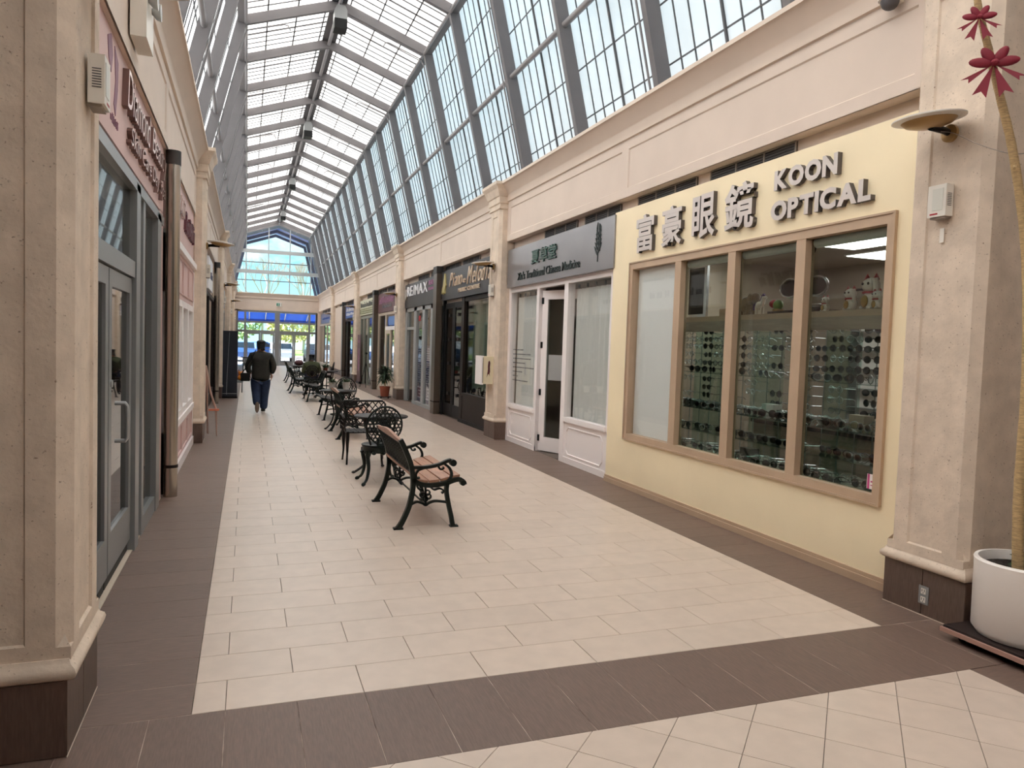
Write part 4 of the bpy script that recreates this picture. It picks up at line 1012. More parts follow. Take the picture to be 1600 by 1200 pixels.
def lb(name, y0, y1, z0, z1, d0=-.07, d1=0.0, mat='alu', par=ld): return MB().box(lx+d0,lx+d1,y0,y1,z0,z1).build(name,mat,par)
lb('post',.75,.83,0,2.78); lb('post',2.76,2.96,0,2.78,-.07,.02); lb('head_rail',.75,4.62,2.72,2.80,-.07,.02); lb('transom',.83,2.76,2.07,2.19,-.06,.01); lb('fanlight_pane',.83,2.76,2.19,2.72,-.035,-.029,'glass_grey')
lb('post',3.20,3.32,0,2.78,-.07,.01); lb('side_post',4.12,4.40,0,2.78,-.07,.02); lb('side_sill',3.32,4.12,0,.14,-.06,.01); lb('side_pane',3.32,4.12,.14,2.72,-.035,-.029,'glass_dark'); lb('infill',2.96,3.20,0,2.78,-.08,-.02); lb('pink_jamb',4.40,4.72,0,2.86,-.09,0,'pink')
for i,(a,b) in enumerate(((.84,1.775),(1.80,2.745))):
    m_ = MB(); m_.box(lx-.055,lx-.01,a,a+.10,.10,2.06); m_.box(lx-.055,lx-.01,b-.10,b,.10,2.06); m_.box(lx-.055,lx-.01,a+.1,b-.1,.10,.36); m_.box(lx-.055,lx-.01,a+.1,b-.1,1.95,2.06); lf = m_.build('door_leaf','alu',ld)
    MB().box(lx-.036,lx-.030,a+.1,b-.1,.36,1.95).build('pane','glass_dark',lf); lb('kick_gap',a,b,.01,.10,-.06,-.03,'black')
hy = 1.87; 
MB().tube([(lx-.01,hy+.16,1.19),(lx+.05,hy+.16,1.19),(lx+.065,hy+.16,1.17),(lx+.065,hy+.16,.96),(lx+.05,hy+.16,.94),(lx-.01,hy+.16,.94)],.014,8).build('pull_handle','alu_light',ld,smooth=True)
MB().lathe([(.024,0),(.024,.012),(0,.014)],12,(lx-.01,1.86,1.33),ax='x').build('lock','alu_light',ld)
MB().box(lx-.08,lx+.004,.75,4.72,0,.008).build('threshold','grout_light',ld)
# pink panelled front
pf = thing('window_10','pink panelled shop front with tall white windows and raised mouldings','window',(lx,6.9,0),kind='structure')
ly = -.585
m_ = MB(); m_.box(ly-.10,ly,4.9,8.86,0,.60); m_.box(ly-.10,ly,4.9,8.86,2.10,2.70); 
m_.build('pink_panel','pink',pf)
MB().box(ly-.1,ly+.05,4.9,8.86,2.66,2.74).build('ledge','white_paint',pf); MB().box(ly-.1,ly+.03,4.9,8.86,.56,.64).build('sill','white_paint',pf); MB().box(ly-.02,ly+.03,4.9,8.86,0,.12).build('skirting','white_paint',pf); MB().box(ly-.1,ly+.015,4.9,5.02,0,2.7).build('end_post','white_paint',pf); MB().box(ly-.1,ly+.015,8.74,8.86,0,2.7).build('end_post','white_paint',pf)
for i in range(4):
    a = 5.06+i*.93; b = a+.86
    for z0,z1 in ((.18,.52),(2.18,2.60)):
        MB().tube([(ly+.004,a,z0),(ly+.004,b,z0),(ly+.004,b,z1),(ly+.004,a,z1)],.014,6,closed=True).build('panel_moulding','pink',pf)
    f_ = MB(); f_.box(ly-.08,ly+.012,a-.04,a+.06,.64,2.10); f_.box(ly-.08,ly+.012,b-.06,b+.04,.64,2.10); f_.box(ly-.08,ly+.01,a,b,2.02,2.10); f_.box(ly-.08,ly+.01,a,b,.64,.72); f_.build('window_frame','white_paint',pf)
    MB().box(ly-.05,ly-.044,a+.06,b-.06,.72,2.02).build('pane','glass',pf); MB().box(ly-.10,ly-.095,a+.06,b-.06,.72,2.02).build('white_blind','blind',pf)
sg = board(-1,4.95,8.86,2.74,3.52,'plain pink sign board with dark red raised script','pink',d=2.545); scrawl(sg,-1,X(-1,2.545),5.3,6.9,3.12,3.34,'rose_metal',7,.035,.4,'worn_script',14); scrawl(sg,-1,X(-1,2.545),7.0,8.6,3.0,3.26,'dark_red',7,.035,.4,'worn_script',15)
front(-1,9.45,17.85,'window_11','dark brown shop front beyond the pink front','dark_brown',(9.5,11.2,13.0,14.9,17.8),base=.3)
for i,(a,b) in enumerate(((9.9,13.2),(13.9,15.9))):
    sg = board(-1,a,b,2.72,3.42,['white sign board with blue lettering high on the far left wall','white poster board beside the far left rain pipe'][i],'sign_white'); scrawl(sg,-1,X(-1,2.56),a+.3,b-.3,2.98,3.14,'poster_blue',8,.01,seed=16+i)
front(-1,18.5,26.9,'window_12','grey framed front behind the tall black stand','alu',(18.55,20.5,22.7,24.8,26.85),base=.3)
board(-1,19.5,26,2.74,3.36,'grey sign board behind the tall black stand','sign_grey')
front(-1,27.5,35.9,'window_13','cream framed front far along the left wall','frame_cream',(27.55,29.6,31.7,33.8,35.85),base=.4)
board(-1,28.4,35,2.74,3.36,'cream sign board far along the left wall','sign_cream')
front(-1,36.6,44.8,'window_14','last cream framed front on the left wall','frame_cream',(36.65,38.7,40.8,42.8,44.75),base=.4)
# ------------------------------------------------------------------ benches (local: x depth, rear foot at 0, front +x; y along the length)
def arc(cx, cz, r, a0, a1, n=8): return [(cx+r*math.cos(math.radians(a0+(a1-a0)*i/n)),cz+r*math.sin(math.radians(a0+(a1-a0)*i/n))) for i in range(n+1)]
def smooth(pts, n=5):
    out = []
    P = [pts[0]]+list(pts)+[pts[-1]]
    for i in range(1,len(P)-2):
        for k in range(n):
            t = k/n; a,b,c,d = (Vector(P[i+j]) for j in (-1,0,1,2))
            out.append(tuple(.5*((2*b)+(c-a)*t+(2*a-5*b+4*c-d)*t*t+(3*b-3*c+d-a)*t**3)))
    out.append(tuple(pts[-1])); return out
def end_frame(y0, iron):
    y1 = y0+.045; m = MB(); yi, yj = y0+.006, y1-.006
    m.ribbon(smooth([(-.02,0),(.0,.02),(.035,.08),(.085,.20),(.112,.33),(.117,.42),(.105,.52),(.085,.60),(.035,.72),(-.006,.80)]),.021,y0,y1)
    m.box(-.05,.035,y0-.006,y1+.006,0,.016)
    m.ribbon(smooth([(.115,.45),(.16,.41),(.235,.388),(.33,.388),(.43,.405),(.50,.428),(.55,.43),(.585,.405),(.59,.385)]),[.02]*40+[.026],y0,y1) if 0 else m.ribbon(smooth([(.115,.45),(.16,.41),(.235,.388),(.33,.388),(.43,.405),(.50,.428),(.55,.43),(.585,.405),(.59,.385)]),.02,y0,y1)
    m.lathe([(.026,y0-.004),(.026,y1+.004)],14,(.575,0,.40),ax='y')
    m.ribbon(smooth([(.43,.40),(.425,.33),(.445,.22),(.475,.10),(.492,.02),(.51,0)]),.018,y0,y1); m.box(.465,.54,y0-.006,y1+.006,0,.014)
    m.ribbon(smooth([(.10,.552),(.18,.548),(.26,.553),(.35,.572),(.42,.60),(.46,.61)]),.014,y0,y1); m.lathe([(.031,y0-.006),(.031,y1+.006)],16,(.478,0,.585),ax='y')
    m.ribbon(smooth([(.40,.575),(.445,.54),(.468,.49),(.462,.45),(.43,.415)]),.011,yi,yj)
    m.ribbon(smooth([(.34,.565),(.36,.53),(.39,.535),(.385,.55)]),.008,yi,yj)
    m.ribbon(smooth([(.22,.545),(.165,.525),(.14,.49),(.15,.455),(.175,.46)]),.009,yi,yj)
    m.ribbon(smooth([(.095,.215),(.15,.24),(.20,.228),(.235,.208),(.27,.228),(.33,.24),(.44,.225)]),.010,yi,yj)
    m.ribbon(smooth([(.27,.375),(.31,.345),(.36,.355),(.40,.33),(.38,.31)]),.008,yi,yj); m.ribbon(smooth([(.15,.40),(.165,.36),(.19,.35),(.18,.335)]),.008,yi,yj)
    for cx,cz in ((.205,.30),(.25,.32),(.23,.265),(.26,.285)): m.ribbon(arc(cx,cz,.022,0,360,10),.006,yi,yj)
    m.ribbon([(.23,.39),(.235,.21)],.008,yi,yj)
    return m
def bench(label, wood='wood', L_=1.23, iron='iron'):
    t = thing('park_bench',label,'bench',(0,0,0),'cast iron benches down the middle of the arcade',local=True)
    for y in (0,L_-.045): end_frame(y,iron).build('end_frame',iron,t)
    for x0,x1,z0,z1 in ((.165,.255,.418,.406),(.268,.36,.405,.412),(.373,.465,.416,.438),(.476,.55,.442,.452)):
        m = MB(); y0, y1 = .03,L_-.03
        m.add([(x0,y0,z0),(x1,y0,z1),(x1,y1,z1),(x0,y1,z0),(x0,y0,z0+.022),(x1,y0,z1+.022),(x1,y1,z1+.022),(x0,y1,z0+.022)],[(0,3,2,1),(4,5,6,7),(0,1,5,4),(1,2,6,5),(2,3,7,6),(3,0,4,7)]); m.build('seat_slat',wood,t)
    lean = lambda z: .108-(z-.47)*.335
    for nm,za,zb,cr in (('back_slat',.475,.505,0),('back_slat',.765,.80,.035)):
        m = MB(); n_ = 16; vs = []
        for i in range(n_+1):
            y = .03+(L_-.06)*i/n_; zt = zb+cr*math.sin(PI*i/n_)**2
            vs += [(lean(za)-.014,y,za),(lean(za)+.014,y,za),(lean(zt)+.014,y,zt),(lean(zt)-.014,y,zt)]
        fs = [(0,1,2,3),tuple(n_*4+j for j in (3,2,1,0))]+[(i*4+j,i*4+(j+1)%4,(i+1)*4+(j+1)%4,(i+1)*4+j) for i in range(n_) for j in range(4)]
        m.add(vs,fs); m.build(nm,wood,t)
    m = MB(); z0, z1 = .51,.762                                   # cast lattice back panel
    P = lambda y,z: (lean(z),y,z)
    for i in range(11):
        y = .06+(L_-.12)*i/10
        if i < 10:
            yy = y+(L_-.12)/10
            m.tube([P(y,z0),P(yy,z1)],.007,5); m.tube([P(yy,z0),P(y,z1)],.007,5)
            m.tube([P((y+yy)/2+.034*math.cos(q*PI/5),(z0+z1)/2+.05*math.sin(q*PI/5)) for q in range(10)],.006,5,closed=True)
            m.tube([P((y+yy)/2+.022*math.cos(q*PI/4),z1-.03+.02*math.sin(q*PI/4)) for q in range(8)],.005,4,closed=True); m.tube([P((y+yy)/2+.022*math.cos(q*PI/4),z0+.03+.02*math.sin(q*PI/4)) for q in range(8)],.005,4,closed=True)
    m.tube([P(.04,z0),P(L_-.04,z0)],.009,6); m.tube([P(.04,z1),P(L_-.04,z1)],.009,6)
    m.build('back_lattice',iron,t)
    MB().tube([(.23,.04,.215),(.23,L_-.04,.215)],.009,6).build('stretcher',iron,t)
    return t
b1 = bench('nearest iron park bench with wooden seat slats and ornate arms'); put(b1,(1.495,2.95,0))
def another(src, loc, rz, label): return put(copy_tree(src),loc,rz,label)
another(b1,(1.67,9.08,0),0,'wooden slat park bench behind the lattice armchair'); 
bd = bench('dark painted park bench facing the left wall beyond the two potted ferns','iron_brown'); put(bd,(2.22,13.36,0),PI)
another(bd,(2.23,18.08,0),PI,'dark park bench in front of the seated person')
another(bd,(1.47,20.15,0),0,'dark park bench with its back to the left wall, past the seated person')
another(bd,(1.61,25.95,0),0,'second dark park bench further along with its back to the left wall')
another(bd,(1.25,32.0,0),-PI/2+PI,'farthest park bench standing across the arcade before the doors')
# ------------------------------------------------------------------ ornate round back chairs (local: faces +y, rear feet near y 0)
def cab(m, x, y, dx, dy, zt=.40, r=.027):
    pts = smooth([(x,y,zt),(x+dx*.10,y+dy*.10,zt*.82),(x-dx*.25,y-dy*.25,zt*.5),(x+dx*.15,y+dy*.15,zt*.2),(x+dx*.9,y+dy*.9,.03),(x+dx*1.2,y+dy*1.2,.022)])
    m.tube(pts,[r*(1.1-.55*min(1,i/(len(pts)*.7))) if i < len(pts)-6 else r*.8 for i in range(len(pts))],8); m.ell((x+dx*1.2,y+dy*1.2,.02),(.022,.022,.02),8,6)
def chair(label, iron='iron'):
    t = thing('iron_chair',label,'chair',(0,0,0),'ornate cast iron chairs',local=True)
    MB().lathe([(.0,.438),(.20,.438),(.212,.445),(.212,.458),(.20,.464),(.0,.468)],24,(0,.21,0)).build('seat',iron,t,smooth=True)
    ap = MB(); ap.lathe([(.195,.37),(.205,.44)],24,(0,.21,0))
    for i in range(12):
        a = 2*PI*i/12; ap.ell((.20*math.cos(a),.21+.20*math.sin(a),.372),(.03,.03,.022),8,5)
    ap.build('apron',iron,t,smooth=True)
    for x,y,dx,dy in ((-.165,.05,-.05,-.05),(.165,.05,.05,-.05),(-.16,.36,-.05,.06),(.16,.36,.05,.06)):
        m = MB(); cab(m,x,y,dx,dy); m.build('leg',iron,t,smooth=True)
    P = lambda x,z: (x,.03-(z-.46)*.22,z)
    m = MB(); cz, rx, rz = .695,.205,.225
    rim = [P(rx*math.sin(q*PI/16)*(1.0-.18*(math.cos(q*PI/16) < -.3)*(-math.cos(q*PI/16)-.3)),cz+rz*math.cos(q*PI/16)) for q in range(32)]
    m.tube(rim,.012,6,closed=True); m.tube([P(rx*.62*math.sin(q*PI/12),cz+.01+rz*.6*math.cos(q*PI/12)) for q in range(24)],.008,5,closed=True)
    k = 0
    for i in range(-4,5):
        for j in range(-5,6):
            x = i*.047+(j%2)*.0235; z = cz+j*.041
            e = (x/rx)**2+((z-cz)/rz)**2
            if e < .86:
                m.tube([P(x+.021*math.cos(q*PI/4),z+.021*math.sin(q*PI/4)) for q in range(8)],.0062,4,closed=True)
                if e < .12: m.ell(P(x,z),(.014,.008,.014),6,4)
    m.tube([P(-.06,.46),P(-.05,.54)],.016,6); m.tube([P(.06,.46),P(.05,.54)],.016,6); m.ell(P(0,cz-.02),(.055,.010,.075),10,6); m.tube([P(-.14,.47),P(-.17,.56)],.012,6); m.tube([P(.14,.47),P(.17,.56)],.012,6)
    m.build('backrest',iron,t,smooth=True)
    return t
c1 = chair('round backed ornate iron chair between the nearest bench and the first table'); put(c1,(1.70,4.99,0),.04)
another(c1,(2.10,11.62,0),PI,'round backed iron chair at the far side of the table with white pots')
cs = chair('round backed dark chair with a person sitting on it','iron_brown'); put(cs,(2.03,19.05,0),0)
another(cs,(3.02,22.9,0),PI/2,'dark round backed chair standing alone near the right shop fronts')
another(cs,(2.45,25.3,0),2.2,'far dark round backed chair beside the table with the red bag')
# lattice armchair, faces -y: local faces +y
def armchair(label, iron='iron_brown', W_=.62):
    t = thing('lattice_armchair',label,'chair',(0,0,0),None,local=True); h = W_/2
    m = MB(); m.box(-h+.02,h-.02,.05,.48,.425,.44)
    s_ = m.build('seat',iron,t)
    m = MB()
    for i in range(9): m.box(-h+.03+i*(W_-.08)/8,-h+.045+i*(W_-.08)/8,.05,.48,.44,.446)
    m.build('seat_ribs',iron,s_)
    P = lambda x,z: (x,.04-(z-.44)*.2,z)
    m = MB(); m.tube([P(-h,.44),P(-h,.78),P(-h+.04,.82),P(h-.04,.82),P(h,.78),P(h,.44)],.015,6); m.tube([P(-h,.50),P(h,.50)],.010,6)
    m.build('back_frame',iron,t)
    m = MB(); n_ = 7; s0 = (W_-.02)/n_; H = .31
    for i in range(-3,n_+1):
        for sg in (1,-1):
            a, b = (0,i*s0),(H,(i+3)*s0) ; u0, u1 = i*s0,(i+3)*s0
            t0 = max(0,-u0/(u1-u0)); t1 = min(1,(W_-.02-u0)/(u1-u0))
            if t1 > t0:
                xa, xb = u0+(u1-u0)*t0, u0+(u1-u0)*t1; za, zb = .505+H*t0,.505+H*t1
                f_ = (lambda x: -h+.01+x) if sg > 0 else (lambda x: h-.01-x)
                m.tube([P(f_(xa),za),P(f_(xb),zb)],.008,5)
    m.build('back_lattice',iron,t)
    for sg in (-1,1):
        a = MB(); a.tube(smooth([(sg*h,.0,.64),(sg*(h+.015),.2,.66),(sg*(h+.02),.42,.645),(sg*(h+.015),.50,.62)]),.016,6); a.tube(smooth([(sg*(h+.01),.42,.645),(sg*h,.40,.55),(sg*(h-.01),.44,.44)]),.012,6)
        for z in (.50,.56): a.tube([(sg*h,.04,z),(sg*h,.42,z)],.007,5)
        for y in (.12,.22,.32): a.tube([(sg*h,y,.44),(sg*h,y,.65)],.007,5)
        a.build('armrest',iron,t,smooth=True)
    for x,y,dx,dy in ((-h+.04,.07,-.01,-.05),(h-.04,.07,.01,-.05),(-h+.04,.45,-.01,.04),(h-.04,.45,.01,.04)):
        m = MB(); m.tube(smooth([(x,y,.43),(x+dx*.3,y+dy*.3,.30),(x+dx*.2,y+dy*.2,.16),(x+dx,y+dy,.0)]),[.026,.026,.026,.026,.026,.024,.022,.02,.018,.016,.014,.013,.013,.013,.013,.013],8); m.build('leg',iron,t,smooth=True)
    return t
put(armchair('dark armchair with diamond lattice back facing the first table'),(1.76,6.98,0),PI)
# ------------------------------------------------------------------ round tables
def table(label, iron='iron_brown'):
    t = thing('round_table',label,'table',(0,0,0),'round iron tables',local=True)
    MB().lathe([(0,.70),(.33,.70),(.34,.708),(.34,.718),(.332,.724),(0,.724)],32).build('table_top',iron,t,smooth=True)
    m = MB(); m.lathe([(.22,.66),(.235,.70)],24); m.tube([(.15*math.cos(q*PI/8),.15*math.sin(q*PI/8),.26) for q in range(16)],.010,6,closed=True); m.build('apron_ring',iron,t)
    for i in range(3):
        a = 2*PI*i/3+3.4; c, s = math.cos(a), math.sin(a); m = MB()
        m.tube(smooth([(.22*c,.22*s,.70),(.19*c,.19*s,.52),(.13*c,.13*s,.30),(.20*c,.20*s,.12),(.34*c,.34*s,.02),(.37*c,.37*s,.025)]),.015,8); m.ell((.36*c,.36*s,.016),(.025,.025,.016),8,5); m.build('leg',iron,t,smooth=True)
    return t
t1 = table('first round iron table beside the lattice armchair'); put(t1,(1.83,5.93,0))
another(t1,(1.86,10.80,0),.5,'second round iron table carrying two white pots'); another(t1,(2.55,19.95,0),.2,'third round iron table before the seated person'); another(t1,(2.0,24.2,0),.2,'far round iron table with a red bag on it')
# ------------------------------------------------------------------ plants
M('leaf',S(58,92,48),.5,noise=(8,.3)); M('leaf_dark',S(34,62,34),.45,noise=(8,.3)); M('terracotta',S(150,78,58),.7,noise=(6,.15)); M('pot_white',S(250,244,238),.3); M('soil',S(44,36,32),.95,bump=(60,.5)); M('bark_dark',S(120,98,70),.8); M('bark',S(196,166,120),.7,noise=(9,.3),stretch=(3,3,22),bump=(30,.3)); M('ribbon_red',S(132,22,44),.6); M('tray_edge',S(176,138,124),.5)
def blade(m, base, a, l, lift, droop, w):
    d = Vector((math.cos(a),math.sin(a),0)); sd = Vector((-d.y,d.x,0)); vs = []; n_ = 5
    for i in range(n_+1):
        t = i/n_; c = Vector(base)+d*(l*t*math.cos(lift*(1-t*.2)))+Vector((0,0,l*(math.sin(lift)*t-droop*t*t))); ww = w*math.sin(PI*(.12+.86*t))
        vs += [c+sd*ww,c+Vector((0,0,-ww*.4)),c-sd*ww]
    m.add(vs,[(i*3+j,i*3+j+1,i*3+j+4,i*3+j+3) for i in range(n_) for j in (0,1)])
for i,(x,y,lb) in enumerate(((1.75,10.90,'white pot of fern on the second table, next to the bench'),(2.02,11.0,'white pot of fern on the second table, next to the round backed chair'))):
    t = thing('potted_fern',lb,'plant',(x,y,.724)); MB().lathe([(.055,0),(.075,.14),(.08,.145),(.07,.145),(.065,.12),(0,.12)],16,(x,y,.724)).build('pot','pot_white',t,smooth=True)
    m = MB()
    for k in range(46): blade(m,(x+random.uniform(-.03,.03),y+random.uniform(-.03,.03),.724+.13),random.uniform(0,2*PI),random.uniform(.1,.2),random.uniform(.3,1.2),random.uniform(.2,.8),.012)
    m.build('foliage','leaf',t)
t = thing('potted_plant','leafy palm in a terracotta pot on a wheeled stand by the second right pilaster','plant',(4.08,18.35,0)); x, y = 4.08,18.35
MB().lathe([(.20,.045),(.20,.065),(0,.065)],20,(x,y,0)).build('stand_plate','black',t)
for k in range(4): MB().ell((x+.15*math.cos(k*PI/2+.6),y+.15*math.sin(k*PI/2+.6),.023),(.02,.02,.023),8,6).build('castor','black',t)
MB().lathe([(.12,.066),(.15,.32),(.16,.32),(.165,.36),(.15,.36),(.14,.33),(0,.33)],20,(x,y,0)).build('pot','terracotta',t,smooth=True); MB().tube([(x,y,.32),(x+.01,y,.5),(x,y,.72)],[.02,.018,.015],8).build('trunk','bark',t)
m = MB()
for k in range(130): blade(m,(x,y,random.uniform(.5,.85)),random.uniform(0,2*PI),random.uniform(.22,.40),random.uniform(.3,1.3),random.uniform(.3,1.1),.034)
m.build('foliage','leaf_dark',t)
t = thing('table_plant','bushy green plant on the table by the seated person','plant',(2.5,19.95,.724)); MB().lathe([(.06,0),(.08,.1),(0,.1)],14,(2.5,19.95,.724)).build('pot','terracotta',t)
m = MB()
for k in range(50): blade(m,(2.5+random.uniform(-.05,.05),19.95+random.uniform(-.05,.05),.82),random.uniform(0,2*PI),random.uniform(.12,.26),random.uniform(.3,1.2),random.uniform(.2,.7),.018)
m.build('foliage','leaf',t)
t = thing('hand_bag','dull red bag standing on the far round table','bag',(1.98,24.2,.724)); m = MB(); m.ell((1.98,24.2,.83),(.16,.09,.105),14,8); m.build('body','maroon',t,smooth=True); MB().tube([(1.88,24.2,.9),(1.9,24.2,1.0),(2.06,24.2,1.0),(2.08,24.2,.9)],.01,6).build('handle','dark_red',t)
# big white planter with a tall cane at the front pilaster
pc = Vector((4.42,-.53,0)); t = thing('potted_cane_plant','white planter at the front right pilaster with one tall bare cane','plant',tuple(pc))
MB().lathe([(.235,.085),(.262,.12),(.265,.50),(.268,.515),(.262,.525),(.245,.525),(.238,.50),(.236,.455),(0,.455)],40,tuple(pc)).build('pot','pot_white',t,smooth=True)
m = MB()
for i in range(30):
    for j in range(5): m.ell((pc.x+random.uniform(-.16,.16),pc.y+random.uniform(-.16,.16),.462),(.02,.02,.015),6,4)
m.lathe([(0,.45),(.235,.45),(.235,.47),(0,.475)],24,tuple(pc)); m.build('soil','soil',t)
cn = smooth([(pc.x-.07,pc.y+.01,.46),(4.345,-.50,.9),(4.37,-.48,1.6),(4.34,-.45,2.27),(4.22,-.43,2.8),(4.09,-.42,3.13),(3.98,-.41,3.4),(3.90,-.40,3.62),(3.86,-.40,3.9)],6)
m = MB(); m.tube(cn,[.030-.015*i/len(cn)+.0015*(i%2) for i in range(len(cn))],10); m.build('cane','bark',t,smooth=True)
m = MB()
for i in range(0,len(cn)-1,1): 
    for f_ in (0,.5):
        c_ = Vector(cn[i]).lerp(Vector(cn[i+1]),f_); m.ell(c_,(.0315-.015*i/len(cn),.0315-.015*i/len(cn),.004),8,4)
m.build('cane_rings','bark_dark',t)
MB().tube([(4.235,-.43,2.76),(4.19,-.46,2.73)],[.012,.008],6).build('twig','bark',t)
tr = thing('plant_dolly','dark rectangular tray on castors under the white planter','trolley',(pc.x,pc.y,0))
M('tray_dark',S(40,30,28),.5); MB().box(pc.x-.285,pc.x+.36,pc.y-.30,pc.y+.28,.05,.083).build('tray','tray_dark',tr); m = MB(); m.box(pc.x-.30,pc.x+.37,pc.y-.315,pc.y-.30,.045,.07); m.box(pc.x-.30,pc.x-.285,pc.y-.30,pc.y+.29,.045,.07); m.build('tray_rim','tray_edge',tr)
for dx in (-.22,.28):
    for dy in (-.22,.2): MB().lathe([(.022,-.012),(.022,.012)],12,(pc.x+dx,pc.y+dy,.023),ax='y').build('castor','black',tr)
rd = thing('potted_red_flower','small dark leaved red flowering plant on the soil of the white planter','plant',(pc.x+.1,pc.y+.06,.475)); m = MB()
for k in range(14): blade(m,(pc.x+.10,pc.y+.06,.475),random.uniform(0,2*PI),.14,random.uniform(.2,.9),.4,.03)
m.build('foliage','leaf_dark',rd); m = MB()
for k in range(9): blade(m,(pc.x+.10,pc.y+.06,.53),k*.7,.07,.5,.3,.02)
m.build('petals','ribbon_red',rd)
def bow(c, s, label, rz=0.0):
    t = thing('ribbon_bow',label,'bow',c); c = Vector(c)
    rt = Vector((.79,-.61,0)); fw = Vector((-.61,-.79,0))        # faces the crossing
    Q = lambda a,b,d: c+rt*a*s+Vector((0,0,b*s))+fw*d*s
    B3 = Matrix((rt,fw,Vector((0,0,1)))).transposed()
    for sg in (-1,1):
        for ang,ln in ((.12,.10),(.95,.085)):
            m = MB(); rot = B3 @ Matrix.Rotation(-sg*ang if sg > 0 else PI+ang,3,'Y') if 0 else B3 @ Matrix.Rotation(-ang*sg,3,'Y')
            cx = math.cos(ang)*ln*sg; cz = math.sin(ang)*ln
            m.ell(Q(cx,cz,.03),(ln*s,.022*s,.044*s),12,8,rot=rot); m.build('loop','ribbon_red',t,smooth=True)
        for ang,l in ((.36,.30),(1.0,.27)):
            m = MB(); dx, dz = math.sin(ang)*sg,-math.cos(ang); w_ = .06
            P = [Q(0,0,.02),Q(dx*l-dz*sg*w_,dz*l+dx*sg*w_*0+.01,.05),Q(dx*l*.86,dz*l*.86,.045),Q(dx*l+dz*sg*w_,dz*l-.02,.05)]
            m.add(P,[(0,1,2),(0,2,3)]); m.build('tail','ribbon_red',t)
    MB().ell(tuple(Q(0,0,.05)),(.035*s,.035*s,.03*s),10,6).build('knot','ribbon_red',t)
bow((4.0,-.44,3.27),.62,'larger dark red ribbon bow tied on the tall cane'); bow((3.885,-.43,3.50),.42,'smaller dark red ribbon bow near the top of the tall cane')
# ------------------------------------------------------------------ wall lights, chimes, outlets, boxes
M('shade_white',S(226,220,212),.35); M('brass',S(170,138,92),.35,.6); M('chime_white',S(232,226,216),.4); M('chime_panel',S(214,212,202),.35)
def sconce(s, k):
    y0 = -.22+PITCH*k+.30; sd = 'right' if s > 0 else 'left'; d = 2.377
    t = thing('wall_sconce',f'brass and white saucer wall light on the {ordn[k]} {sd} pilaster','wall light',(X(s,d),y0,3.05),'saucer wall lights on the pilasters')
    cx, cy, cz = X(s,d-.215),y0-.03,3.13; tilt = Matrix.Translation((cx,cy,cz)) @ Matrix.Rotation(-s*.10,4,'Y')
    m = MB(); m.lathe([(0,.012),(.185,.010),(.205,.004),(.205,-.004),(.15,-.012),(0,-.012)],32); m.xf(tilt).build('saucer','shade_white',t,smooth=True)
    m = MB(); m.lathe([(.155,-.012),(.13,-.035),(.08,-.05),(0,-.055)],28); m.xf(tilt).build('bowl','brass',t,smooth=True)
    MB().tube([(X(s,d),y0-.01,3.075),(X(s,d-.07),y0-.015,3.085),(cx+s*.02,cy,cz-.045)],.022,10).build('arm','black',t,smooth=True); MB().lathe([(.055,-.0),(.055,.02),(.04,.03),(0,.03)] if s < 0 else [(.055,0),(.055,-.02),(.04,-.03),(0,-.03)],20,(X(s,d),y0-.01,3.075),ax='x').build('wall_plate','brass',t,smooth=True)
def chime(s, k):
    y0 = -.22+PITCH*k; sd = 'right' if s > 0 else 'left'; d = 2.377; z0 = 2.545 if s > 0 else 2.575
    ya = y0+.245 if s > 0 else y0+.285; yb = ya+.13
    t = thing('wall_chime',f'white louvred chime box on the {ordn[k]} {sd} pilaster','chime',(X(s,d),(ya+yb)/2,z0),'white chime boxes on the pilasters')
    m = MB(); m.box(*bx(s,d-.062,d),ya,yb,z0+.012,z0+.21); m.build('case','chime_white',t)
    MB().box(*bx(s,d-.050,d),ya+.012,yb-.012,z0,z0+.012).build('lower_lip','vent_frame',t); MB().box(*bx(s,d-.0645,d-.062),ya+.02,yb-.035,z0+.05,z0+.185).build('front_panel','chime_panel',t)
    m = MB()
    for i in range(8): m.box(*bx(s,d-.05,d-.016),ya-.0015,ya,z0+.075+i*.0105,z0+.079+i*.0105)
    m.build('louvres','steel_dark',t)
    m = MB(); m.box(*bx(s,d-.063,d-.062),yb-.075,yb-.02,z0+.024,z0+.034); m.build('maker_mark','red',t)
for k in range(5):
    for s in (1,-1): sconce(s,k); chime(s,k)
o = thing('wall_outlet','grey metal double socket plate on the tiled plinth of the front right pilaster','outlet',(4.33,.065,.08)); ox = X(1,2.385)
MB().box(ox-.006,ox,.028,.100,.078,.195).build('plate','alu',o)
for z in (.108,.162): 
    q = MB().box(ox-.009,ox-.006,.047,.081,z-.018,z+.018).build('socket','chime_white',o); m = MB(); m.box(ox-.0095,ox-.009,.054,.058,z-.004,z+.012); m.box(ox-.0095,ox-.009,.070,.074,z-.004,z+.012); m.box(ox-.0095,ox-.009,.061,.067,z-.014,z-.008); m.build('slots','black',q)
pm = tag(MB().box(X(1,2.377)-.002,X(1,2.377),.075,.105,2.40,2.49).build('plaster_patch','chime_white'),'small white plaster patch under the chime on the front right pilaster','patch')
wr = tag(MB().tube(smooth([(4.20,.03,3.06),(4.22,-.05,3.03),(4.235,-.2,2.93),(4.24,-.40,2.83),(4.33,-.48,2.84),(4.5,-.62,2.9)]),.0025,5).build('thin_wire','vent_frame'),'thin wire running from the front wall light to the tall cane','wire')
wb_ = thing('wall_box','cream box sign with a dark red character on the second right pilaster','sign box',(4.22,9.1,.98)); M('box_cream',S(236,222,190),.5)
MB().box(4.15,4.334,8.97,9.30,.98,1.47).build('case','box_cream',wb_); MB().box(4.135,4.15,8.99,9.28,1.0,1.45).build('shadow_gap','vent_dark',wb_)
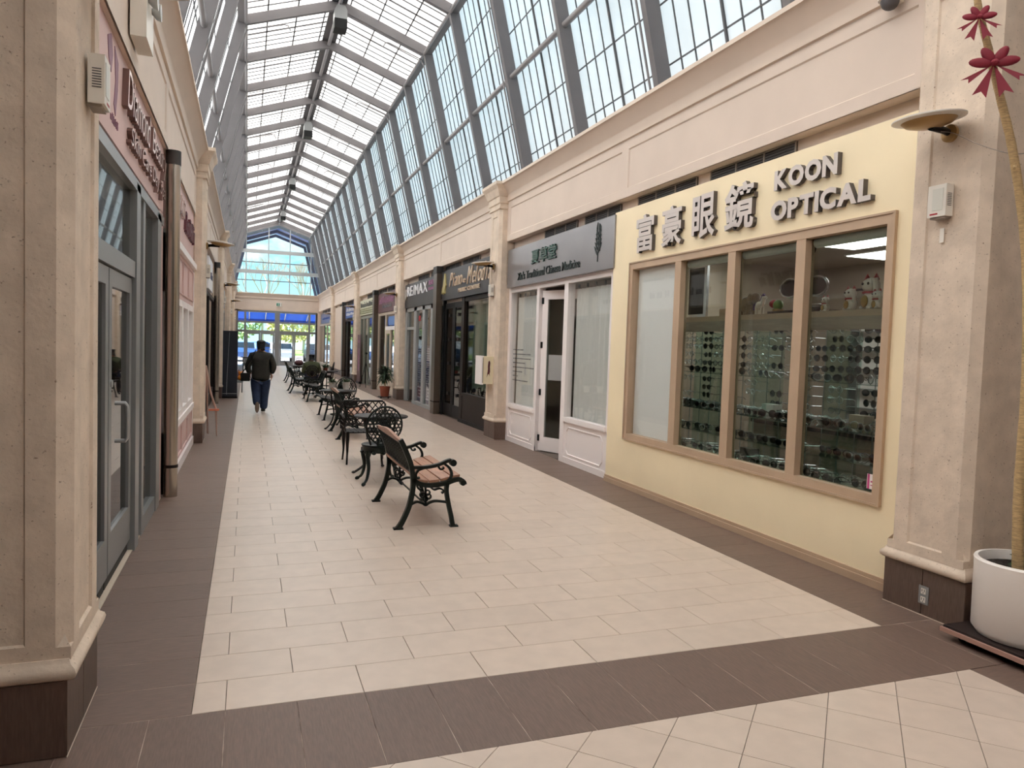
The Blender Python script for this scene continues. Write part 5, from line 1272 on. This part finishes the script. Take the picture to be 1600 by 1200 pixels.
m = MB(); m.box(4.105,4.13,8.95,9.31,.97,1.48); m.box(4.13,4.15,8.95,9.31,1.455,1.48); m.box(4.13,4.15,8.95,9.31,.97,.995); m.build('edge_frame','white_paint',wb_)
m = MB(); m.prism([(4.24,1.38),(4.26,1.40),(4.275,1.36),(4.27,1.28),(4.275,1.20),(4.265,1.17),(4.272,1.12),(4.255,1.16),(4.235,1.15),(4.215,1.10),(4.225,1.17),(4.235,1.24),(4.232,1.30)],'y',8.964,8.97); m.build('red_emblem','dark_red',wb_)
eb = thing('emergency_light','white emergency light box with twin lamp heads on the left frieze','light',(X(-1,2.515),2.55,3.65))
MB().box(X(-1,2.515),X(-1,2.515)+.10,2.18,2.55,3.64,4.02).build('case','chime_white',eb); MB().lathe([(.02,0),(.05,.03),(.058,.06),(.0,.065)],16,(X(-1,2.515)+.10,2.46,3.92),ax='x').build('lamp_head','alu_light',eb,smooth=True); MB().lathe([(.02,0),(.05,.03),(.058,.06),(.0,.065)],16,(X(-1,2.515)+.10,2.27,3.92),ax='x').build('lamp_head','alu_light',eb,smooth=True)
cd = thing('dome_camera','white dome security camera under the right cornice','camera',(X(1,2.47),.75,4.10)); MB().lathe([(0,.10),(.075,.10),(.08,.06),(.075,.03)],20,(X(1,2.43),.66,4.12)).build('housing','chime_white',cd,smooth=True); MB().ell((X(1,2.43),.66,4.145),(.062,.062,.062),16,10).build('dome','steel_dark',cd,smooth=True); MB().box(X(1,2.47),X(1,2.516),.62,.70,4.14,4.20).build('bracket','chime_white',cd)
for i,k in enumerate((13.05,21.85,30.65,39.45)):
    t = thing('ceiling_speaker',f'{ordn[i]} grey and black loudspeaker hanging under the glass ridge','speaker',(C,k-.3,8.3),'ridge loudspeakers')
    y = k-.22
    m = MB(); m.prism([(C-.13,8.42),(C+.13,8.42),(C+.13,8.60),(C+.08,8.70),(C-.08,8.70),(C-.13,8.60)],'y',y-.16,y+.16); m.build('cabinet','alu',t); MB().box(C-.132,C+.132,y-.165,y+.165,8.22,8.42).build('grille','black',t); MB().tube([(C,y,8.70),(C,y,8.80)],.02,8).build('hanger','steel_dark',t)
# easel, black stand, toys
M('easel_wood',S(200,164,150),.5); M('easel_shelf',S(206,120,92),.5); M('stand_navy',S(30,34,46),.45); M('orange',S(220,130,40),.6)
e = thing('easel','slim pinkish wooden easel leaning by the second left pilaster','easel',(-.33,9.85,0))
MB().tube([(-.43,9.62,1.18),(-.36,9.66,.75),(-.27,9.72,.45),(-.255,9.75,.0)],[.018,.018,.018,.010],6).build('front_leg','easel_wood',e); MB().tube([(-.42,9.66,1.14),(-.41,10.1,.0)],.014,6).build('back_leg','easel_wood',e); MB().tube([(-.43,9.62,1.12),(-.47,9.78,.0)],.014,6).build('side_leg','easel_wood',e); MB().box(-.38,-.22,9.64,9.74,.43,.46).build('shelf','easel_shelf',e)
tp = thing('tripod_stand','thin black tripod stand before the pale green glass front','stand',(4.32,23.7,0))
for k in range(3):
    a_ = k*2*PI/3+.4; MB().tube([(4.32,23.7,.92),(4.32+.24*math.cos(a_),23.7+.24*math.sin(a_),0)],[.012,.010],6).build('leg','black',tp)
MB().tube([(4.32,23.7,.85),(4.32,23.7,1.25)],.012,6).build('post','black',tp); MB().box(4.28,4.36,23.66,23.74,1.22,1.28).build('head_plate','black',tp)
b = thing('display_stand','tall dark navy display cabinet standing beside the third left pilaster','display stand',(-.23,18.2,0)); MB().box(-.415,-.04,17.95,18.55,.05,1.84).build('body','stand_navy',b); MB().box(-.42,-.03,17.94,18.56,0,.05).build('base','black',b); MB().tube([(-.25,17.944,1.80),(-.27,17.944,1.3),(-.30,17.944,.6),(-.31,17.944,.1)],.006,5).build('cable','alu_light',b); MB().box(-.42,-.05,17.945,17.95,.12,.14).build('trim_strip','alu',b)
q = thing('toy_cart','low cart with orange and yellow toys behind the navy display cabinet','cart',(.02,20.5,0)); MB().box(-.25,.10,20.2,21.0,.30,.36).build('tray','alu',q); m = MB()
for xx in (-.22,.07):
    for yy in (20.24,20.96): m.tube([(xx,yy,0),(xx,yy,.32)],.015,6)
m.build('legs_frame','steel_dark',q)
for i,(x,y,r,c_) in enumerate(((.03,20.4,.09,'orange'),(-.08,20.6,.10,'maroon'),(.02,20.75,.08,'gold'))):
    t = thing('plush_toy',['orange plush toy on the low cart','dark red plush toy on the low cart','golden plush toy on the low cart'][i],'toy',(x,y,.36)); MB().ell((x,y,.36+r),(r,r,r),12,8).build('body',c_,t,smooth=True); MB().ell((x,y,.36+2.35*r),(r*.7,r*.7,r*.7),12,8).build('head',c_,t,smooth=True)
    for sg in (-1,1): MB().ell((x+sg*r*.5,y,.36+2.95*r),(r*.25,r*.15,r*.25),8,6).build('ear',c_,t,smooth=True)
# ------------------------------------------------------------------ people
def skin(name, nodes, edges, mat, parent, sub_=2, org=(0,0,0)):
    me = bpy.data.meshes.new(name); ks = list(nodes); me.from_pydata([nodes[k][0] for k in ks],[(ks.index(a),ks.index(b)) for a,b in edges],[])
    ob = bpy.data.objects.new(name,me); COL.objects.link(ob); ob.modifiers.new('skin','SKIN'); sm = ob.modifiers.new('sub','SUBSURF'); sm.levels = sub_; sm.render_levels = sub_
    for i,k in enumerate(ks):
        r = nodes[k][1]; me.skin_vertices[0].data[i].radius = r if isinstance(r,tuple) else (r,r); me.skin_vertices[0].data[i].use_root = (i == 0)
    dg = bpy.context.evaluated_depsgraph_get(); m2 = bpy.data.meshes.new_from_object(ob.evaluated_get(dg)); bpy.data.objects.remove(ob)
    m2.materials.clear(); m2.materials.append(MATS[mat]); m2.polygons.foreach_set('use_smooth',[True]*len(m2.polygons)); m2.name = name
    o = bpy.data.objects.new(name,m2); COL.objects.link(o); o.parent = parent; ORG[o.name] = ORG[parent.name]; return o
M('skin',S(186,140,116),.6); M('jacket',S(42,40,34),.8,noise=(14,.2),bump=(40,.2)); M('jeans',S(36,50,78),.85,noise=(20,.2),bump=(60,.15)); M('hair_black',S(20,18,18),.6,bump=(70,.4)); M('shoe',S(120,104,92),.7); M('shoe_white',S(220,214,206),.6); M('jacket_green',S(78,84,58),.85,noise=(14,.2))
P_ = thing('person','person in dark olive jacket, jeans and black cap walking away, shoulder bag at the side','person',(.50,13.95,0),local=True)
B = {'pel':((0,0,.86),(.13,.10)),'sp':((0,0,1.08),(.13,.10)),'ch':((0,-.01,1.26),(.15,.10)),'nk':((0,0,1.385),.05),'hd':((.0,.015,1.47),.075),'ht':((.0,.01,1.55),.07),
 'ls':((-.17,-.01,1.29),.05),'le':((-.255,-.03,1.05),.042),'lw':((-.22,.06,.84),.03),'rs':((.17,-.01,1.29),.05),'re':((.25,-.02,1.05),.042),'rw':((.22,.08,.85),.03),
 'lh':((-.085,0,.80),.08),'lk':((-.08,-.04,.45),.055),'la':((-.07,-.27,.20),.038),'lf':((-.07,-.25,.10),.035),'rh':((.085,0,.80),.08),'rk':((.075,.06,.45),.055),'ra':((.06,.05,.08),.038),'rf':((.065,.18,.035),.035)}
EB = [('pel','sp'),('sp','ch'),('ch','nk'),('nk','hd'),('hd','ht'),('ch','ls'),('ls','le'),('le','lw'),('ch','rs'),('rs','re'),('re','rw'),('pel','lh'),('lh','lk'),('lk','la'),('la','lf'),('pel','rh'),('rh','rk'),('rk','ra'),('ra','rf')]
skin('body',B,EB,'skin',P_)
Jn = {'hem':((0,-.005,.70),(.205,.15)),'pel':((0,-.005,.80),(.215,.155)),'sp':((0,-.01,.98),(.215,.16)),'c0':((0,-.015,1.15),(.21,.155)),'ch':((0,-.015,1.27),(.185,.13)),'nk':((0,0,1.37),(.075,.07)),'ls':((-.19,-.015,1.27),.085),'le':((-.285,-.03,1.03),.075),'lw':((-.235,.05,.86),.055),'rs':((.19,-.015,1.27),.085),'re':((.28,-.02,1.03),.075),'rw':((.235,.06,.87),.055)}
skin('jacket',Jn,[('hem','pel'),('pel','sp'),('sp','c0'),('c0','ch'),('ch','nk'),('ch','ls'),('ls','le'),('le','lw'),('ch','rs'),('rs','re'),('re','rw')],'jacket',P_)
skin('jeans',{'pel':((0,0,.84),(.19,.14)),'lh':((-.10,0,.68),.135),'lk':((-.09,-.04,.44),.105),'la':((-.08,-.26,.17),.08),'rh':((.10,0,.68),.135),'rk':((.085,.055,.44),.105),'ra':((.07,.05,.05),.088)},[('pel','lh'),('lh','lk'),('lk','la'),('pel','rh'),('rh','rk'),('rk','ra')],'jeans',P_)
skin('hair',{'a':((0,-.005,1.49),.088),'b':((0,-.0,1.555),.08),'c':((.0,-.02,1.43),.07),'d':((.075,-.02,1.42),.045),'e':((.02,-.05,1.45),.06)},[('a','b'),('a','c'),('c','d'),('c','e')],'hair_black',P_)
MB().ell((0,.01,1.575),(.098,.105,.05),14,8).ell((0,.09,1.56),(.07,.07,.012),12,6).build('cap','hair_black',P_,smooth=True)
MB().ell((-.07,-.285,.135),(.048,.035,.13),12,8,rot=Matrix.Rotation(.25,3,'X')).build('shoe','shoe',P_,smooth=True)
m = MB(); m.ell((.063,.09,.045),(.05,.13,.05),12,8); m.build('shoe','jacket',P_,smooth=True); MB().box(.02,.107,-.03,.21,0,.022).build('sole','shoe_white',P_)
for sg in (-1,1):       # hands: palm and fingers
    c = Vector((.235*sg,.075,.81)); m = MB(); m.ell(c,(.026,.04,.05),10,7)
    for i in range(4): 
        yy = c.y-.028+i*.019; ln = (.055,.068,.072,.06)[i]; m.tube([(c.x,yy,c.z-.03),(c.x-.006*sg,yy+.008,c.z-.03-ln*.55),(c.x-.02*sg,yy+.012,c.z-.03-ln)],[.009,.0085,.007],6)
    m.tube([(c.x-.01*sg,c.y+.03,c.z+.01),(c.x-.02*sg,c.y+.055,c.z-.02),(c.x-.024*sg,c.y+.055,c.z-.05)],[.011,.010,.008],6); m.build('hand','skin',P_,smooth=True)
bg_ = thing('shoulder_bag','small black shoulder bag hanging at the walking person\'s side','bag',(.17,13.93,.70)); m = MB(); m.box(.08,.27,13.85,14.0,.70,.87); m.build('body','black',bg_); MB().box(.075,.275,13.845,14.005,.79,.88).build('flap','black',bg_)
MB().tube(smooth([(.10,13.92,.87),(.20,13.82,1.02),(.31,13.77,1.20),(.37,13.80,1.36),(.38,13.93,1.385),(.36,14.08,1.30),(.27,14.13,1.05),(.24,13.99,.87)]),.012,6).build('strap','black',bg_)
Q_ = thing('person','person in an olive green jacket seated on a chair, seen from behind','person',(2.03,19.25,0),local=True)
skin('body',{'pel':((0,0,.56),(.12,.10)),'ch':((0,.0,.90),(.14,.09)),'nk':((0,.01,1.02),.05),'hd':((0,.02,1.10),.075),'ht':((0,.015,1.18),.07),'ls':((-.16,0,.93),.05),'le':((-.22,.08,.72),.04),'lw':((-.15,.28,.70),.03),'rs':((.16,0,.93),.05),'re':((.22,.08,.72),.04),'rw':((.15,.28,.70),.03),'lh':((-.09,.06,.54),.075),'lk':((-.10,.42,.52),.055),'la':((-.10,.44,.08),.04),'rh':((.09,.06,.54),.075),'rk':((.10,.42,.52),.055),'ra':((.10,.44,.08),.04)},[('pel','ch'),('ch','nk'),('nk','hd'),('hd','ht'),('ch','ls'),('ls','le'),('le','lw'),('ch','rs'),('rs','re'),('re','rw'),('pel','lh'),('lh','lk'),('lk','la'),('pel','rh'),('rh','rk'),('rk','ra')],'skin',Q_)
skin('jacket',{'pel':((0,0,.57),(.17,.13)),'ch':((0,0,.91),(.18,.125)),'nk':((0,.01,1.04),(.075,.07)),'ls':((-.18,0,.93),.085),'le':((-.24,.08,.71),.062),'lw':((-.16,.26,.70),.05),'rs':((.18,0,.93),.085),'re':((.24,.08,.71),.062),'rw':((.16,.26,.70),.05)},[('pel','ch'),('ch','nk'),('ch','ls'),('ls','le'),('le','lw'),('ch','rs'),('rs','re'),('re','rw')],'jacket_green',Q_)
skin('trousers',{'pel':((0,.02,.55),(.16,.11)),'lh':((-.10,.08,.54),.095),'lk':((-.10,.42,.53),.075),'la':((-.10,.44,.10),.06),'rh':((.10,.08,.54),.095),'rk':((.10,.42,.53),.075),'ra':((.10,.44,.10),.06)},[('pel','lh'),('lh','lk'),('lk','la'),('pel','rh'),('rh','rk'),('rk','ra')],'jeans',Q_)
skin('hair',{'a':((0,.0,1.14),.085),'b':((0,.0,1.195),.075),'c':((0,-.015,1.06),.07)},[('a','b'),('a','c')],'hair_black',Q_)
for sg in (-1,1): MB().ell((.10*sg,.50,.04),(.045,.12,.04),10,7).build('shoe','black',Q_,smooth=True); MB().ell((.15*sg,.31,.70),(.03,.045,.025),8,6).build('hand','skin',Q_,smooth=True)
# ------------------------------------------------------------------ outside
M('asphalt',S(120,120,124),.9,noise=(3,.15)); M('paving_out',S(200,196,190),.9); M('grass',S(110,140,70),.9,noise=(3,.3)); M('car_blue',S(58,96,160),.25,.3); M('car_silver',S(176,188,204),.25,.5); M('car_dark',S(40,48,64),.25,.3); M('car_glass',S(24,32,42),.1); M('tyre',S(22,22,22),.8); M('foliage_out',S(170,196,130),.7,noise=(1.5,.4)); M('foliage_yellow',S(206,204,140),.7,noise=(1.5,.4)); M('twig',S(188,176,168),.9); M('awning_blue',S(70,110,200),.5); M('brick_red',S(150,104,88),.9,noise=(6,.2))
go = thing('ground','pavement and car park outside the entrance doors','ground',(C,60,-.05),kind='structure'); MB().box(-40,45,END+.2,52,-.1,-.02).build('pavement','paving_out',go); MB().box(-40,45,52,78,-.12,-.04).build('car_park','asphalt',go); MB().box(-60,65,78,130,-.1,.0).build('verge','grass',go)
aw = thing('entrance_awning','blue sloping glass canopy over the outside of the entrance','awning',(C,46,2.8)); 
translucent('awning_glass',(.25,.45,.95,1),.85,.02)
m = MB(); m.add([(-2,END+.2,3.55),(6,END+.2,3.55),(6,47.6,2.95),(-2,47.6,2.95),(-2,END+.2,3.57),(6,END+.2,3.57),(6,47.6,2.97),(-2,47.6,2.97)],[(0,1,2,3),(4,5,6,7),(0,1,5,4),(1,2,6,5),(2,3,7,6),(3,0,4,7)]); m.build('canopy_glass','awning_glass',aw)
for x in (-.9,.3,1.3,2.5,3.9,5.0): MB().add([(x-.03,END+.2,3.47),(x+.03,END+.2,3.47),(x+.03,47.6,2.87),(x-.03,47.6,2.87),(x-.03,END+.2,3.55),(x+.03,END+.2,3.55),(x+.03,47.6,2.95),(x-.03,47.6,2.95)],[(0,1,2,3),(4,5,6,7),(0,1,5,4),(1,2,6,5),(2,3,7,6),(3,0,4,7)]).build('rib','car_dark',aw)
MB().box(-2,6,47.58,47.66,2.80,2.98).build('fascia','awning_blue',aw)
def car(x, y, rz, mat, label):
    t = thing('parked_car',label,'car',(x,y,-.04),'cars parked outside',local=True); t.rotation_euler.z = rz
    prof = [(-2.1,.35),(-2.12,.7),(-1.95,.92),(-1.35,.98),(-.75,1.42),(.65,1.45),(1.45,1.0),(2.05,.92),(2.15,.6),(2.1,.32)]
    m = MB(); m.prism(prof,'y',-.85,.85); m.build('body',mat,t)
    for sg in (-1,1):
        MB().prism([(-1.15,1.0),(-.68,1.36),(.58,1.38),(1.2,1.0)],'y',sg*.85-.006,sg*.85+.006).build('side_window','car_glass',t)
        for xx in (-1.35,1.35): MB().lathe([(.18,-.1),(.32,-.1),(.32,.1),(.18,.1)],18,(xx,sg*.80,.32),ax='y').build('wheel','tyre',t,smooth=True)
    for xa,za,xb,zb in ((-1.33,1.0,-.78,1.40),(.70,1.43,1.42,1.02)):
        n_ = Vector((-(zb-za),0,xb-xa)).normalized()*.012
        MB().add([(xa+n_.x,-.72,za+n_.z),(xa+n_.x,.72,za+n_.z),(xb+n_.x,.68,zb+n_.z),(xb+n_.x,-.68,zb+n_.z)],[(0,1,2,3)]).build('windscreen','car_glass',t)
    return t
car(.0,55.5,PI/2,'car_blue','blue car parked outside beyond the left entrance doors'); car(2.7,56.0,PI/2,'car_silver','silver car parked outside beyond the middle of the doors'); car(5.3,55.5,PI/2,'car_dark','dark car parked outside beyond the right side light'); car(-2.6,56,PI/2,'car_silver','silver car at the left end of the row outside'); car(1.2,66,0,'car_blue','blue car crossing the far row of the car park')
def tree(x, y, h, r, mat, label, n=1100, bare=False, z0=0):
    t = thing('tree',label,'tree',(x,y,0),'trees and shrubs beyond the car park'); m = MB()
    def grow(p, d, l, rr, k):
        q = p+d*l; m.tube([tuple(p),tuple(q)],[rr,rr*.65],5)
        if k:
            for _ in range(3):
                nd = (d+Vector((random.uniform(-.7,.7),random.uniform(-.7,.7),random.uniform(-.1,.5)))).normalized(); grow(q,nd,l*.72,rr*.6,k-1)
    grow(Vector((x,y,0)),Vector((0,0,1)),h*.32,h*.018,5 if bare else 2); m.build('trunk','twig',t)
    if not bare:
        c = MB(); rn = random.Random(int(x*10+y))
        for i in range(n):
            u = Vector((rn.gauss(0,1),rn.gauss(0,1),rn.gauss(0,1))).normalized()*rn.uniform(.5,1)**.5; p = Vector((x+u.x*r,y+u.y*r,h*.62+u.z*h*.38)); a = Vector((rn.gauss(0,1),rn.gauss(0,1),rn.gauss(0,1))).normalized()*.22; b_ = a.orthogonal().normalized()*.16
            c.add([p-a,p+b_,p+a,p-b_],[(0,1,2,3)])
        c.build('crown',mat,t,fix=False)
lbl = ['yellow green tree left of the doors','bushy light green tree seen through the left doors','pale green tree seen through the middle of the doors','light green tree seen through the right doors','yellowish tree beyond the right side light','rounded green shrub at the right edge of the car park']
for i,(x,y,h,r,mt) in enumerate(((-7,86,6.0,2.6,'foliage_yellow'),(-1,82,6,2.8,'foliage_out'),(5,85,5.5,2.8,'foliage_yellow'),(11,82,6.5,2.8,'foliage_out'),(17,86,6,2.8,'foliage_yellow'),(23,84,5,2.8,'foliage_out'))): tree(x,y,h,r,mt,lbl[i])
for i,(x,y,h) in enumerate(((-5,95,12),(2,98,13),(7,94,12),(13,97,15),(28,93,16))): tree(x,y,h,3,'twig',['bare branched tree farthest left behind the car park','bare branched tree near the left of the gable window','bare branched tree at the middle of the gable window','tall bare branched tree right of the gable middle','tallest bare branched tree at the right of the gable window'][i],bare=True)
